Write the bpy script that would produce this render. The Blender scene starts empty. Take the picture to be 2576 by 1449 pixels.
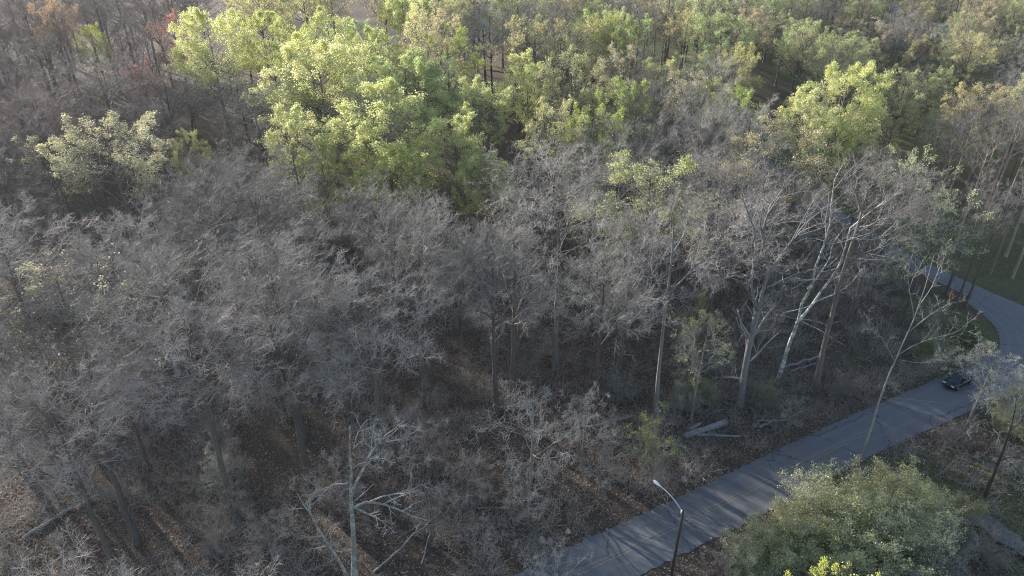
import bpy, math, random
import numpy as np
from mathutils import Vector

scene = bpy.context.scene
C = scene.collection

# ------------------------------------------------------------------ camera
CAM_H, PITCH = 55.0, math.radians(30)
cam_d = bpy.data.cameras.new('camera')
cam = bpy.data.objects.new('camera', cam_d)
C.objects.link(cam)
cam.location = (0, 0, CAM_H)
cam.rotation_euler = (math.pi/2 - PITCH, 0, 0)
cam_d.sensor_width = 36.0
cam_d.lens = 24.0
cam_d.clip_end = 9000
scene.camera = cam

# ------------------------------------------------------------------ light
SUN_EL, SUN_AZ = math.radians(16.5), math.radians(-48)      # azimuth from +Y, negative is to the left
world = bpy.data.worlds.new('World')
scene.world = world
world.use_nodes = True
wn = world.node_tree
sky = wn.nodes.new('ShaderNodeTexSky')
sky.sky_type = 'NISHITA'
sky.sun_disc = False
sky.sun_elevation = SUN_EL
sky.sun_rotation = SUN_AZ
sky.air_density = 1.0
sky.dust_density = 1.0
wn.links.new(sky.outputs[0], wn.nodes['Background'].inputs[0])
wn.nodes['Background'].inputs[1].default_value = 0.125
sun_d = bpy.data.lights.new('sun', 'SUN')
sun_d.energy = 5.0
sun_d.angle = math.radians(0.5)
sun_d.color = (1.0, 0.935, 0.85)
sun = bpy.data.objects.new('sun', sun_d)
C.objects.link(sun)
to_sun = Vector((math.sin(SUN_AZ)*math.cos(SUN_EL), math.cos(SUN_AZ)*math.cos(SUN_EL), math.sin(SUN_EL)))
sun.rotation_euler = to_sun.to_track_quat('Z', 'Y').to_euler()
scene.view_settings.view_transform = 'Standard'
scene.view_settings.look = 'None'
scene.view_settings.exposure = 1.1
scene.view_settings.gamma = 1.0
scene.view_settings.use_curve_mapping = False
scene.cycles.pixel_filter_type = 'BLACKMAN_HARRIS'
scene.cycles.filter_width = 1.05
scene.cycles.use_denoising = True
scene.cycles.denoiser = 'OPENIMAGEDENOISE'
scene.cycles.denoising_prefilter = 'NONE'
scene.cycles.denoising_input_passes = 'RGB_ALBEDO_NORMAL'
scene.cycles.max_bounces = 6
scene.cycles.diffuse_bounces = 3
scene.cycles.transmission_bounces = 4
scene.cycles.volume_bounces = 0

# ------------------------------------------------------------------ geometry helpers
F, CU, CV = 1717.33, 1288.0, 724.5           # the photograph at 2576 x 1449
SP, CP = math.sin(PITCH), math.cos(PITCH)

def ray(u, v):
    a, b = (u-CU)/F, (v-CV)/F
    return np.array((a, CP-SP*b, -SP-CP*b))

def sst(a, b, x):
    t = np.clip((np.asarray(x, float)-a)/(b-a), 0, 1)
    return t*t*(3-2*t)

MAIN = np.array([(-160, -52), (-60, 2), (0, 38.2), (12, 44.9), (25, 52.0), (40, 60.2), (50, 65.3), (58, 69.3), (64.5, 72.3), (70, 76.2), (73.2, 81.5), (74, 87), (73.4, 92)], float)
UPPER = np.array([(40, 165), (52, 141), (60, 122.5), (67, 106.5), (71.5, 98), (76.5, 89), (84, 76), (96, 56), (112, 30)], float)

def polydist(P, x, y):
    x, y = np.broadcast_arrays(np.asarray(x, float), np.asarray(y, float))
    d = np.full(x.shape, 1e9)
    for (ax, ay), (bx, by) in zip(P[:-1], P[1:]):
        ex, ey = bx-ax, by-ay
        t = np.clip(((x-ax)*ex+(y-ay)*ey)/(ex*ex+ey*ey), 0, 1)
        d = np.minimum(d, np.hypot(x-ax-t*ex, y-ay-t*ey))
    return d

def height(x, y):
    x, y = np.asarray(x, float), np.asarray(y, float)
    left = 12*sst(66, 200, y) + 4*sst(200, 330, y)
    m = sst(34, 78, x-0.22*(y-100))
    right = 11*sst(118, 290, y)
    h = left*(1-m) + right*m
    rd = np.minimum(polydist(MAIN, x, y), polydist(UPPER, x, y))
    bump = 0.35*np.sin(x*0.21+1.3*np.sin(y*0.13)) + 0.3*np.sin(y*0.27+x*0.11) + .12*np.sin(x*.9+y*.7)
    return h + bump*sst(4.5, 13, rd) + 0.9*sst(4, 16, rd)*sst(-5, 20, x*0.5-y+28) * 0

def hz(x, y):
    return float(height(x, y))

def at(u, v, z=None):
    """point where the sight line meets the ground (or the level z)"""
    d = ray(u, v)
    zz = 0.0 if z is None else z
    for _ in range(30):
        t = (CAM_H-zz)/(-d[2])
        p = d*t
        if z is not None:
            break
        zz = 0.5*zz+0.5*hz(p[0], p[1])
    return np.array((p[0], p[1], CAM_H+d[2]*t))

def top_at(u, v, H):
    """foot of a tree H tall whose top stands at (u, v)"""
    d = ray(u, v)
    zz = H
    for _ in range(40):
        t = (CAM_H-zz)/(-d[2])
        p = d*t
        zz = 0.6*zz+0.4*(H+hz(p[0], p[1]))
    return p[0], p[1]

def proj(x, y, z):
    dz = z-CAM_H
    depth = y*CP - dz*SP
    return CU+F*x/depth, CV+F*(-y*SP-dz*CP)/depth, depth

def on_plane(u, v, Y):
    d = ray(u, v)
    t = Y/d[1]
    return np.array((d[0]*t, Y, CAM_H+d[2]*t))

# ------------------------------------------------------------------ materials
def mat(name):
    m = bpy.data.materials.new(name)
    m.use_nodes = True
    nt = m.node_tree
    b = nt.nodes['Principled BSDF']
    return m, nt, b

def N(nt, kind, **kw):
    n = nt.nodes.new(kind)
    for k, v in kw.items():
        if isinstance(k, str) and hasattr(n, k):
            setattr(n, k, v)
    return n

def noise(nt, vec, scale, detail=4, rough=.6):
    n = nt.nodes.new('ShaderNodeTexNoise')
    n.inputs['Scale'].default_value = scale
    n.inputs['Detail'].default_value = detail
    n.inputs['Roughness'].default_value = rough
    if vec is not None:
        nt.links.new(vec, n.inputs['Vector'])
    return n.outputs['Fac']

def ramp(nt, fac, stops):
    r = nt.nodes.new('ShaderNodeValToRGB')
    e = r.color_ramp.elements
    while len(e) < len(stops):
        e.new(0.5)
    for el, (p, c) in zip(e, stops):
        el.position = p
        el.color = (*c, 1) if len(c) == 3 else c
    nt.links.new(fac, r.inputs[0])
    return r.outputs[0]

def mix(nt, fac, a, b, mode='MIX'):
    m = nt.nodes.new('ShaderNodeMix')
    m.data_type = 'RGBA'
    m.blend_type = mode
    for s, val in ((0, fac), (6, a), (7, b)):
        if hasattr(val, 'links'):
            nt.links.new(val, m.inputs[s])
        elif s == 0:
            m.inputs[0].default_value = val
        else:
            m.inputs[s].default_value = (*val, 1)
    return m.outputs[2]

def bump(nt, b, h, strength=.5, dist=.05):
    n = nt.nodes.new('ShaderNodeBump')
    n.inputs['Strength'].default_value = strength
    n.inputs['Distance'].default_value = dist
    nt.links.new(h, n.inputs['Height'])
    nt.links.new(n.outputs[0], b.inputs['Normal'])

def flat(name, col, rough=.6, metal=0, var=.25, scale=6):
    m, nt, b = mat(name)
    tc = nt.nodes.new('ShaderNodeTexCoord')
    f = noise(nt, tc.outputs['Object'], scale)
    c = ramp(nt, f, [(.3, tuple(x*(1-var) for x in col)), (.7, tuple(min(1, x*(1+var)) for x in col))])
    nt.links.new(c, b.inputs['Base Color'])
    b.inputs['Roughness'].default_value = rough
    b.inputs['Metallic'].default_value = metal
    return m

def bark_material(name, patchy=False):
    m, nt, b = mat(name)
    tc = nt.nodes.new('ShaderNodeTexCoord')
    oi = nt.nodes.new('ShaderNodeObjectInfo')
    mp = nt.nodes.new('ShaderNodeMapping')
    mp.inputs['Scale'].default_value = (3, 3, .6)
    nt.links.new(tc.outputs['Object'], mp.inputs[0])
    f = noise(nt, mp.outputs[0], 3.0, 5)
    c = ramp(nt, f, [(.25, (.62, .6, .6)), (.5, (1, 1, 1)), (.8, (1.25, 1.25, 1.2))])
    col = mix(nt, 1.0, oi.outputs['Color'], c, 'MULTIPLY')
    if patchy:
        f2 = noise(nt, tc.outputs['Object'], 1.6, 6, .7)
        k = ramp(nt, f2, [(.47, (0, 0, 0)), (.55, (1, 1, 1))])
        col = mix(nt, k, (.24, .23, .2), col)
    else:
        f2 = noise(nt, tc.outputs['Object'], .9, 5, .7)
        k = ramp(nt, f2, [(.62, (0, 0, 0)), (.72, (.6, .6, .6))])
        col = mix(nt, k, col, (.25, .27, .22))
    nt.links.new(col, b.inputs['Base Color'])
    b.inputs['Roughness'].default_value = .75
    b.inputs['Specular IOR Level'].default_value = .35
    bump(nt, b, f, .6, .04)
    return m

def twig_material():
    m, nt, b = mat('twig_bark')
    oi = nt.nodes.new('ShaderNodeObjectInfo')
    tc = nt.nodes.new('ShaderNodeTexCoord')
    f = noise(nt, tc.outputs['Object'], .55, 3)
    c = ramp(nt, f, [(.3, (.75, .72, .72)), (.7, (1.2, 1.2, 1.2))])
    col = mix(nt, 1.0, oi.outputs['Color'], c, 'MULTIPLY')
    nt.links.new(col, b.inputs['Base Color'])
    b.inputs['Roughness'].default_value = .7
    b.inputs['Specular IOR Level'].default_value = .35
    return m

def leaf_material():
    m = bpy.data.materials.new('leaf')
    m.use_nodes = True
    nt = m.node_tree
    nt.nodes.remove(nt.nodes['Principled BSDF'])
    out = nt.nodes['Material Output']
    oi = nt.nodes.new('ShaderNodeObjectInfo')
    tc = nt.nodes.new('ShaderNodeTexCoord')
    f = noise(nt, tc.outputs['Object'], 2.2, 3)
    c = ramp(nt, f, [(.3, (.75, .82, .7)), (.7, (1.2, 1.12, 1.1))])
    col = mix(nt, 1.0, oi.outputs['Color'], c, 'MULTIPLY')
    d = nt.nodes.new('ShaderNodeBsdfDiffuse')
    t = nt.nodes.new('ShaderNodeBsdfTranslucent')
    g = nt.nodes.new('ShaderNodeBsdfGlossy')
    g.inputs['Roughness'].default_value = .4
    nt.links.new(col, d.inputs[0])
    nt.links.new(col, t.inputs[0])
    s = nt.nodes.new('ShaderNodeMixShader')
    s.inputs[0].default_value = .55
    nt.links.new(d.outputs[0], s.inputs[1])
    nt.links.new(t.outputs[0], s.inputs[2])
    s2 = nt.nodes.new('ShaderNodeMixShader')
    s2.inputs[0].default_value = .05
    nt.links.new(s.outputs[0], s2.inputs[1])
    nt.links.new(g.outputs[0], s2.inputs[2])
    nt.links.new(s2.outputs[0], out.inputs[0])
    return m

M_BARK = bark_material('bark')
M_PATCHY = bark_material('pale_patchy_bark', True)
M_TWIG = twig_material()
M_LEAF = leaf_material()

def ground_material():
    m, nt, b = mat('leaf_strewn_ground')
    tc = nt.nodes.new('ShaderNodeTexCoord')
    P = tc.outputs['Object']
    fine = noise(nt, P, 9, 6, .75)
    vo = nt.nodes.new('ShaderNodeTexVoronoi')
    vo.inputs['Scale'].default_value = 7.0
    nt.links.new(P, vo.inputs['Vector'])
    hsv = nt.nodes.new('ShaderNodeSeparateColor')
    nt.links.new(vo.outputs['Color'], hsv.inputs[0])
    leafc = ramp(nt, hsv.outputs[0], [(0, (.055, .038, .03)), (.35, (.11, .078, .06)), (.7, (.17, .12, .092)), (1, (.27, .20, .155))])
    dirt = ramp(nt, fine, [(.3, (.04, .032, .027)), (.7, (.13, .10, .08))])
    litter = mix(nt, .6, dirt, leafc)
    big = noise(nt, P, .06, 4, .6)
    litter = mix(nt, ramp(nt, big, [(.4, (0, 0, 0)), (.62, (.55, .55, .55))]), litter, (.075, .07, .05))
    # green: an attribute painted from where grass grows
    at_ = nt.nodes.new('ShaderNodeAttribute')
    at_.attribute_name = 'grass'
    gn = noise(nt, P, 3.0, 5, .7)
    gr = ramp(nt, gn, [(.3, (.055, .055, .026)), (.55, (.125, .125, .06)), (.75, (.21, .185, .11))])
    mask = N(nt, 'ShaderNodeMath', operation='ADD')
    nt.links.new(at_.outputs['Fac'], mask.inputs[0])
    gb = noise(nt, P, .25, 4)
    sub = N(nt, 'ShaderNodeMath', operation='MULTIPLY_ADD')
    nt.links.new(gb, sub.inputs[0])
    sub.inputs[1].default_value = .9
    sub.inputs[2].default_value = -.45
    nt.links.new(sub.outputs[0], mask.inputs[1])
    k = ramp(nt, mask.outputs[0], [(.38, (0, 0, 0)), (.62, (1, 1, 1))])
    col = mix(nt, k, litter, gr)
    nt.links.new(col, b.inputs['Base Color'])
    b.inputs['Roughness'].default_value = .9
    b.inputs['Specular IOR Level'].default_value = .2
    bump(nt, b, fine, .9, .12)
    return m

def asphalt_material():
    m, nt, b = mat('worn_asphalt')
    tc = nt.nodes.new('ShaderNodeTexCoord')
    P = tc.outputs['Object']
    f = noise(nt, P, 30, 6, .8)
    big = noise(nt, P, .35, 5, .65)
    c = ramp(nt, f, [(.3, (.118, .124, .138)), (.7, (.168, .175, .192))])
    c = mix(nt, ramp(nt, big, [(.35, (0, 0, 0)), (.65, (.7, .7, .7))]), c, (.175, .18, .195))
    # wheel tracks and crack sealing follow the lane (attribute across the road)
    at_ = nt.nodes.new('ShaderNodeAttribute')
    at_.attribute_name = 'across'
    w = nt.nodes.new('ShaderNodeMath'); w.operation = 'SINE'
    mu = nt.nodes.new('ShaderNodeMath'); mu.operation = 'MULTIPLY'
    nt.links.new(at_.outputs['Fac'], mu.inputs[0]); mu.inputs[1].default_value = 12.57
    nt.links.new(mu.outputs[0], w.inputs[0])
    k = ramp(nt, w.outputs[0], [(.2, (.25, .25, .25)), (.9, (0, 0, 0))])
    c = mix(nt, k, c, (.10, .10, .105))
    vo = nt.nodes.new('ShaderNodeTexVoronoi')
    vo.feature = 'DISTANCE_TO_EDGE'
    vo.inputs['Scale'].default_value = .12
    wob = nt.nodes.new('ShaderNodeVectorMath'); wob.operation = 'ADD'
    nz = nt.nodes.new('ShaderNodeTexNoise'); nz.inputs['Scale'].default_value = .8
    nt.links.new(P, nz.inputs['Vector'])
    nt.links.new(P, wob.inputs[0]); nt.links.new(nz.outputs['Color'], wob.inputs[1])
    nt.links.new(wob.outputs[0], vo.inputs['Vector'])
    k2 = ramp(nt, vo.outputs['Distance'], [(.0, (.75, .75, .75)), (.009, (0, 0, 0))])
    c = mix(nt, k2, c, (.04, .04, .042))
    nt.links.new(c, b.inputs['Base Color'])
    b.inputs['Roughness'].default_value = .7
    bump(nt, b, f, .35, .02)
    return m

M_GROUND = ground_material()
M_ASPHALT = asphalt_material()

# ------------------------------------------------------------------ mesh building
def mesh_np(name, V, faces, material=None, smooth=False):
    """faces: list of int arrays (n,k)"""
    me = bpy.data.meshes.new(name)
    V = np.asarray(V, np.float32).reshape(-1, 3)
    me.vertices.add(len(V))
    me.vertices.foreach_set('co', V.ravel())
    loops = np.concatenate([f.ravel() for f in faces]).astype(np.int32)
    tot = np.concatenate([np.full(len(f), f.shape[1]) for f in faces]).astype(np.int32)
    st = np.concatenate([[0], np.cumsum(tot)[:-1]]).astype(np.int32)
    me.loops.add(len(loops))
    me.loops.foreach_set('vertex_index', loops)
    me.polygons.add(len(tot))
    me.polygons.foreach_set('loop_start', st)
    if smooth:
        me.polygons.foreach_set('use_smooth', np.ones(len(tot), bool))
    me.update(calc_edges=True)
    if material is not None:
        me.materials.append(material)
    return me

class Acc:
    def __init__(s):
        s.v, s.f, s.n = [], {}, 0
    def add(s, V, F_):
        V = np.asarray(V, float).reshape(-1, 3)
        F_ = np.asarray(F_, int)
        s.v.append(V)
        s.f.setdefault(F_.shape[1], []).append(F_+s.n)
        s.n += len(V)
    def mesh(s, name, m, smooth=False):
        return mesh_np(name, np.concatenate(s.v), [np.concatenate(x) for x in s.f.values()], m, smooth)
    def box(s, lo, hi, rot=None, off=(0, 0, 0)):
        x0, y0, z0 = lo; x1, y1, z1 = hi
        V = np.array([(x0, y0, z0), (x1, y0, z0), (x1, y1, z0), (x0, y1, z0), (x0, y0, z1), (x1, y0, z1), (x1, y1, z1), (x0, y1, z1)], float)
        s.add(V+np.array(off), [(0, 3, 2, 1), (4, 5, 6, 7), (0, 1, 5, 4), (1, 2, 6, 5), (2, 3, 7, 6), (3, 0, 4, 7)])

def unit(a):
    return a/np.maximum(np.linalg.norm(a, axis=-1, keepdims=True), 1e-9)

def tubes(acc, P, R, sides, cap=False):
    """P (n,k,3), R (n,k)"""
    n, k, _ = P.shape
    T = np.empty_like(P)
    T[:, 1:-1] = P[:, 2:]-P[:, :-2]
    T[:, 0] = P[:, 1]-P[:, 0]
    T[:, -1] = P[:, -1]-P[:, -2]
    T = unit(T)
    ref = np.where(np.abs(T[:, :1, 2:3]) > .9, np.array([1., 0, 0]), np.array([0, 0, 1.]))
    A = unit(np.cross(T, np.broadcast_to(ref, T.shape)))
    B = np.cross(T, A)
    th = np.arange(sides)*2*math.pi/sides
    V = P[:, :, None, :] + R[:, :, None, None]*(A[:, :, None, :]*np.cos(th)[None, None, :, None] + B[:, :, None, :]*np.sin(th)[None, None, :, None])
    base = (np.arange(n)*k*sides)[:, None, None]+(np.arange(k-1)*sides)[None, :, None]
    j = np.arange(sides)[None, None, :]
    j2 = (np.arange(sides)+1) % sides
    q = np.stack([base+j, base+j2, base+sides+j2, base+sides+j], -1).reshape(-1, 4)
    acc.add(V, q)
    if cap:
        for i in range(n):
            o = acc.n-n*k*sides + i*k*sides
            acc.f.setdefault(sides, []).append(np.array([[o+(k-1)*sides+jj for jj in range(sides)], [o+jj for jj in range(sides)][::-1]]))

def spawn(P, R, n, s0, s1, ang, lenf, K, up, wob, rf, rng, tip=.3, rmin=.004, smin=.1):
    Np, Kp = P.shape[:2]
    idx = np.repeat(np.arange(Np), n)
    j = np.tile(np.arange(n), Np)
    s = s0+(s1-s0)*np.clip((j+rng.uniform(0, 1, len(j)))/n, 0, .999)
    f = s*(Kp-1)
    i = np.minimum(f.astype(int), Kp-2)
    fr = (f-i)[:, None]
    A0, B0 = P[idx, i], P[idx, i+1]
    X0 = A0+(B0-A0)*fr
    T = unit(B0-A0)
    R0 = R[idx, i]*(1-fr[:, 0])+R[idx, i+1]*fr[:, 0]
    Lp = np.linalg.norm(np.diff(P, axis=1), axis=2).sum(1)[idx]
    az = j*2.399+rng.uniform(0, 6.28, Np)[idx]+rng.normal(0, .4, len(j))
    ref = np.where(np.abs(T[:, 2:3]) > .9, np.array([1., 0, 0]), np.array([0, 0, 1.]))
    u = unit(np.cross(T, ref)); w = np.cross(T, u)
    a = ang*rng.uniform(.65, 1.35, len(j))
    a = np.where(s > .93, a*.5, a)
    d = T*np.cos(a)[:, None]+(u*np.cos(az)[:, None]+w*np.sin(az)[:, None])*np.sin(a)[:, None]
    L = np.maximum(Lp*lenf*(1.15-.55*s)*rng.uniform(.6, 1.35, len(j)), smin)
    pts = [X0]
    step = (L/(K-1))[:, None]
    for q in range(K-1):
        d = unit(d+np.array([0, 0, up])/(K-1)+rng.normal(0, wob, d.shape))
        pts.append(pts[-1]+d*step)
    Q = np.stack(pts, 1)
    r0 = np.maximum(np.minimum(R0*rf, L*.03+.004), rmin)
    RR = r0[:, None]*np.linspace(1, tip, K)[None, :]
    return Q, RR

def leaf_quads(acc, X, size, rng, upb=.35):
    n = len(X)
    nrm = unit(rng.normal(0, 1, (n, 3))+np.array([0, 0, upb]))
    a = unit(np.cross(nrm, rng.normal(0, 1, (n, 3))))
    b = np.cross(nrm, a)
    L = (size*rng.uniform(.65, 1.35, n))[:, None]
    W = L*rng.uniform(.35, .5, n)[:, None]
    V = np.stack([X-a*L*.5, X+b*W-nrm*W*.35, X+a*L*.5, X-b*W-nrm*W*.35], 1)
    acc.add(V, np.arange(n*4).reshape(n, 4))

def crown_from(limbs_P, limbs_R, rng, n2, n3, n4, twig_r=.011, lens=(.45, .5, .55), ups=(.12, .12, .22), wob=.2, s0=.15):
    """branches, branchlets and twigs that grow on given limbs; returns accumulator + tip points"""
    acc = Acc()
    tips = []
    levels = []
    for P, R in zip(limbs_P, limbs_R):
        Q2, R2 = spawn(P, R, n2, s0, 1, .75, lens[0], 6, ups[0], wob, .6, rng, .3, .012, .5)
        levels.append((Q2, R2))
    Q2 = np.concatenate([a for a, _ in levels]); R2 = np.concatenate([b for _, b in levels])
    tubes(acc, Q2, R2, 5)
    Q3, R3 = spawn(Q2, R2, n3, .12, 1, .8, lens[1], 4, ups[1], wob, .6, rng, .35, twig_r*1.1, .35)
    tubes(acc, Q3, R3, 3)
    Q4, R4 = spawn(Q3, R3, n4, .1, 1, .85, lens[2], 3, ups[2], wob*1.2, .7, rng, .4, twig_r*.8, .3)
    R4 = np.minimum(R4, twig_r)
    R4 = np.maximum(R4, twig_r*.45)
    tubes(acc, Q4, R4, 3)
    tips = np.concatenate([Q4[:, -1], Q4[:, -2], Q3[:, -1]])
    return acc, tips

def make_tree(name, seed, H=25., Rc=7., clear=.42, r0=.32, n1=18, n2=6, n3=7, n4=7, twig_r=.014, gnarl=.12, leaf=None, rise=.75, lens=(.42, .48, .6), cz=.66, rz=.31, ups=(.1, .12, .25), wob=.2, low=-.45):
    """a forest tree: limbs leave the trunk and reach out to a lumpy dome"""
    rng = np.random.default_rng(seed)
    K = 14
    t = np.linspace(0, 1, K)
    xy = np.cumsum(rng.normal(0, gnarl*H*.012, (K, 2)), 0)
    xy -= xy[0]
    top = .80*H
    P = np.column_stack([xy[:, 0], xy[:, 1], -.4+t*(top+.4)])
    R = r0*(1-.86*t)**.85
    R[0] *= 1.45; R[1] *= 1.05
    zz = low+(1-low)*(np.arange(n1)+.5)/n1
    az = np.arange(n1)*2.39996+rng.normal(0, .3, n1)
    rr = np.sqrt(np.maximum(1-zz*zz, .02))
    lump = rng.uniform(.78, 1.08, n1)*.8
    tgt = np.column_stack([rr*np.cos(az)*Rc*lump, rr*np.sin(az)*Rc*lump, cz*H+zz*rz*H*lump])
    rho = np.hypot(tgt[:, 0], tgt[:, 1])
    z0 = np.clip(tgt[:, 2]-rho*rise*rng.uniform(.7, 1.4, n1)-.8, clear*H, top*.96)
    sx = np.column_stack([np.interp(z0, P[:, 2], P[:, k]) for k in range(2)])
    X0 = np.column_stack([sx, z0])
    tgt[:, :2] += sx
    R0 = np.interp(z0, P[:, 2], R)
    mid = X0+(tgt-X0)*.5+np.column_stack([np.zeros((n1, 2)), rng.uniform(-.12, .1, n1)*rho])
    u = np.linspace(0, 1, 9)[None, :, None]
    LP = (1-u)**2*X0[:, None]+2*u*(1-u)*mid[:, None]+u*u*tgt[:, None]
    LP[:, 1:] += np.cumsum(rng.normal(0, gnarl*.55, (n1, 8, 3)), 1)*.5
    LR = np.clip(R0*.5, .035, .16)[:, None]*np.linspace(1, .22, 9)[None]
    tr = Acc()
    tubes(tr, P[None], R[None], 8)
    tubes(tr, LP, LR, 5)
    acc, tips = crown_from([LP], [LR], rng, n2, n3, n4, twig_r, lens, ups, wob, s0=.28)
    trunk = tr.mesh(name+'_trunk', M_BARK, True)
    crown = acc.mesh(name+'_crown', M_TWIG)
    lm = None
    if leaf:
        cnt, size, spread, cl = leaf
        la = Acc()
        q = np.sqrt((tips[:, 0]**2+tips[:, 1]**2)/Rc**2+((tips[:, 2]-cz*H)/(rz*H))**2)
        # leaves crowd the sunny outside; some boughs are still bare
        f = np.sin(tips[:, 0]*.8+seed)*np.sin(tips[:, 1]*.9+1)*np.sin(tips[:, 2]*.85+2)
        w = np.clip(q-.35, .05, .8)*np.where(f > cl, 1, .12)*np.clip((tips[:, 2]/H-.22)/.3, .15, 1)
        w /= w.sum()
        k = rng.choice(len(tips), cnt, p=w)
        X = tips[k]+rng.normal(0, spread, (cnt, 3))
        leaf_quads(la, X, size, rng)
        lm = la.mesh(name+'_leaves', M_LEAF)
    return dict(trunk=trunk, crown=crown, leaves=lm, H=H, Rc=Rc)

# ------------------------------------------------------------------ things and tags
LANDMARKS = []                                 # (phrase, x, y)
THINGS = []

def tag(o, label=None, cat=None, group=None, kind=None):
    if label: o['label'] = label
    if cat: o['category'] = cat
    if group: o['group'] = group
    if kind: o['kind'] = kind
    return o

def obj(name, me, parent=None, loc=None, color=None):
    o = bpy.data.objects.new(name, me)
    C.objects.link(o)
    if parent is not None: o.parent = parent
    if loc is not None: o.location = loc
    if color is not None: o.color = (*color, 1)
    return o

def empty(name, loc, rz=0, s=1):
    o = bpy.data.objects.new(name, None)
    C.objects.link(o)
    o.empty_display_size = .5
    o.location = loc
    o.rotation_euler = (0, 0, rz)
    o.scale = (s, s, s) if not isinstance(s, tuple) else s
    return o

def plant(name, pr, x, y, rz, s, bark, twig, leafc=None, label=None, cat='tree', group=None, dz=0., lean=(0, 0)):
    e = empty(name, (x, y, hz(x, y)+dz), rz, s)
    e.rotation_euler = (lean[0], lean[1], rz)
    obj('trunk', pr['trunk'], e, color=bark)
    c = obj('crown', pr['crown'], e, color=twig)
    if pr['leaves'] is not None:
        obj('leaves', pr['leaves'], c, color=leafc)
    tag(e, label, cat, group)
    return e

# ------------------------------------------------------------------ setting: ground
def build_ground():
    def axis(lo, hi, step, far):
        core = np.arange(lo, hi+.1, step)
        out = np.array([20, 60, 140, 300, 700, 1600, far])
        return np.concatenate([lo-out[::-1], core, hi+out])
    xs, ys = axis(-180, 220, 1.6, 4000), axis(-20, 330, 1.6, 6000)
    X, Y = np.meshgrid(xs, ys)
    Z = height(X, Y)
    far = sst(340, 5000, Y)
    Z = Z+far*20
    V = np.column_stack([X.ravel(), Y.ravel(), Z.ravel()])
    nx, ny = len(xs), len(ys)
    a = (np.arange(ny-1)[:, None]*nx+np.arange(nx-1)[None]).ravel()
    me = mesh_np('ground', V, [np.column_stack([a, a+1, a+1+nx, a+nx])], M_GROUND, True)
    # where grass grows: the lawn beyond the junction, the verge wedge, the far gardens, the near verge
    x, y = V[:, 0], V[:, 1]
    def blob(cx, cy, rx, ry, w=1):
        return w*np.clip(1.4-np.hypot((x-cx)/rx, (y-cy)/ry), 0, 1)
    up_side = (y-100)+(x-70)*1.79             # beyond the far road
    g = np.zeros(len(x))
    for b in (blob(92, 108, 24, 22), blob(70, 128, 14, 14, .9), blob(64, 84, 6.5, 8, 1.0), blob(120, 190, 60, 60, .8), blob(60, 150, 22, 22, .7),
              blob(48, 50, 16, 9, 1.0), blob(56, 74, 7, 3.5, .8), blob(20, 36, 18, 6, .7), blob(62, 50, 12, 8, .7), blob(44, 74, 8, 6, .45), blob(24, 78, 14, 9, .4), blob(85, 220, 90, 40, .6)):
        g = np.maximum(g, b)
    at_ = me.attributes.new('grass', 'FLOAT', 'POINT')
    at_.data.foreach_set('value', g.astype(np.float32))
    tag(obj('ground', me), kind='structure')

def resample(P, step):
    # Catmull-Rom through the points
    out = []
    Q = np.vstack([2*P[0]-P[1], P, 2*P[-1]-P[-2]])
    for i in range(1, len(Q)-2):
        n = max(2, int(np.linalg.norm(Q[i+1]-Q[i])/step))
        for t in np.arange(n)/n:
            a, b, c, d = Q[i-1], Q[i], Q[i+1], Q[i+2]
            out.append(.5*(2*b+(c-a)*t+(2*a-5*b+4*c-d)*t*t+(3*b-a-3*c+d)*t**3))
    out.append(P[-1])
    return np.array(out)

def strip(name, P, offs, z, material, rag=0, seed=0, width_fn=None):
    rng = np.random.default_rng(seed)
    T = np.gradient(P, axis=0); T /= np.linalg.norm(T, axis=1)[:, None]
    Nn = np.column_stack([-T[:, 1], T[:, 0]])
    offs = np.asarray(offs, float)
    k = len(offs)
    ragL = rng.normal(0, rag*.45, len(P))+.12*np.sin(np.arange(len(P))*.07)*min(1, rag*8)
    ragR = rng.normal(0, rag*.45, len(P))
    V = []
    for i in range(len(P)):
        for j, o in enumerate(offs):
            oo = o
            if width_fn is not None: oo = o*width_fn(i/(len(P)-1))
            if j == 0: oo += ragL[i]
            if j == k-1: oo += ragR[i]
            x, y = P[i]+Nn[i]*oo
            V.append((x, y, max(0, hz(P[i][0], P[i][1]))+z+(.06*(1-(o/offs[-1])**2) if k > 2 else 0)))
    V = np.array(V)
    a = (np.arange(len(P)-1)[:, None]*k+np.arange(k-1)[None]).ravel()
    me = mesh_np(name, V, [np.column_stack([a, a+k, a+k+1, a+1])[:, ::-1]], material, True)
    at_ = me.attributes.new('across', 'FLOAT', 'POINT')
    at_.data.foreach_set('value', np.tile(np.linspace(-1, 1, k), len(P)).astype(np.float32))
    return obj(name, me)

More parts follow.
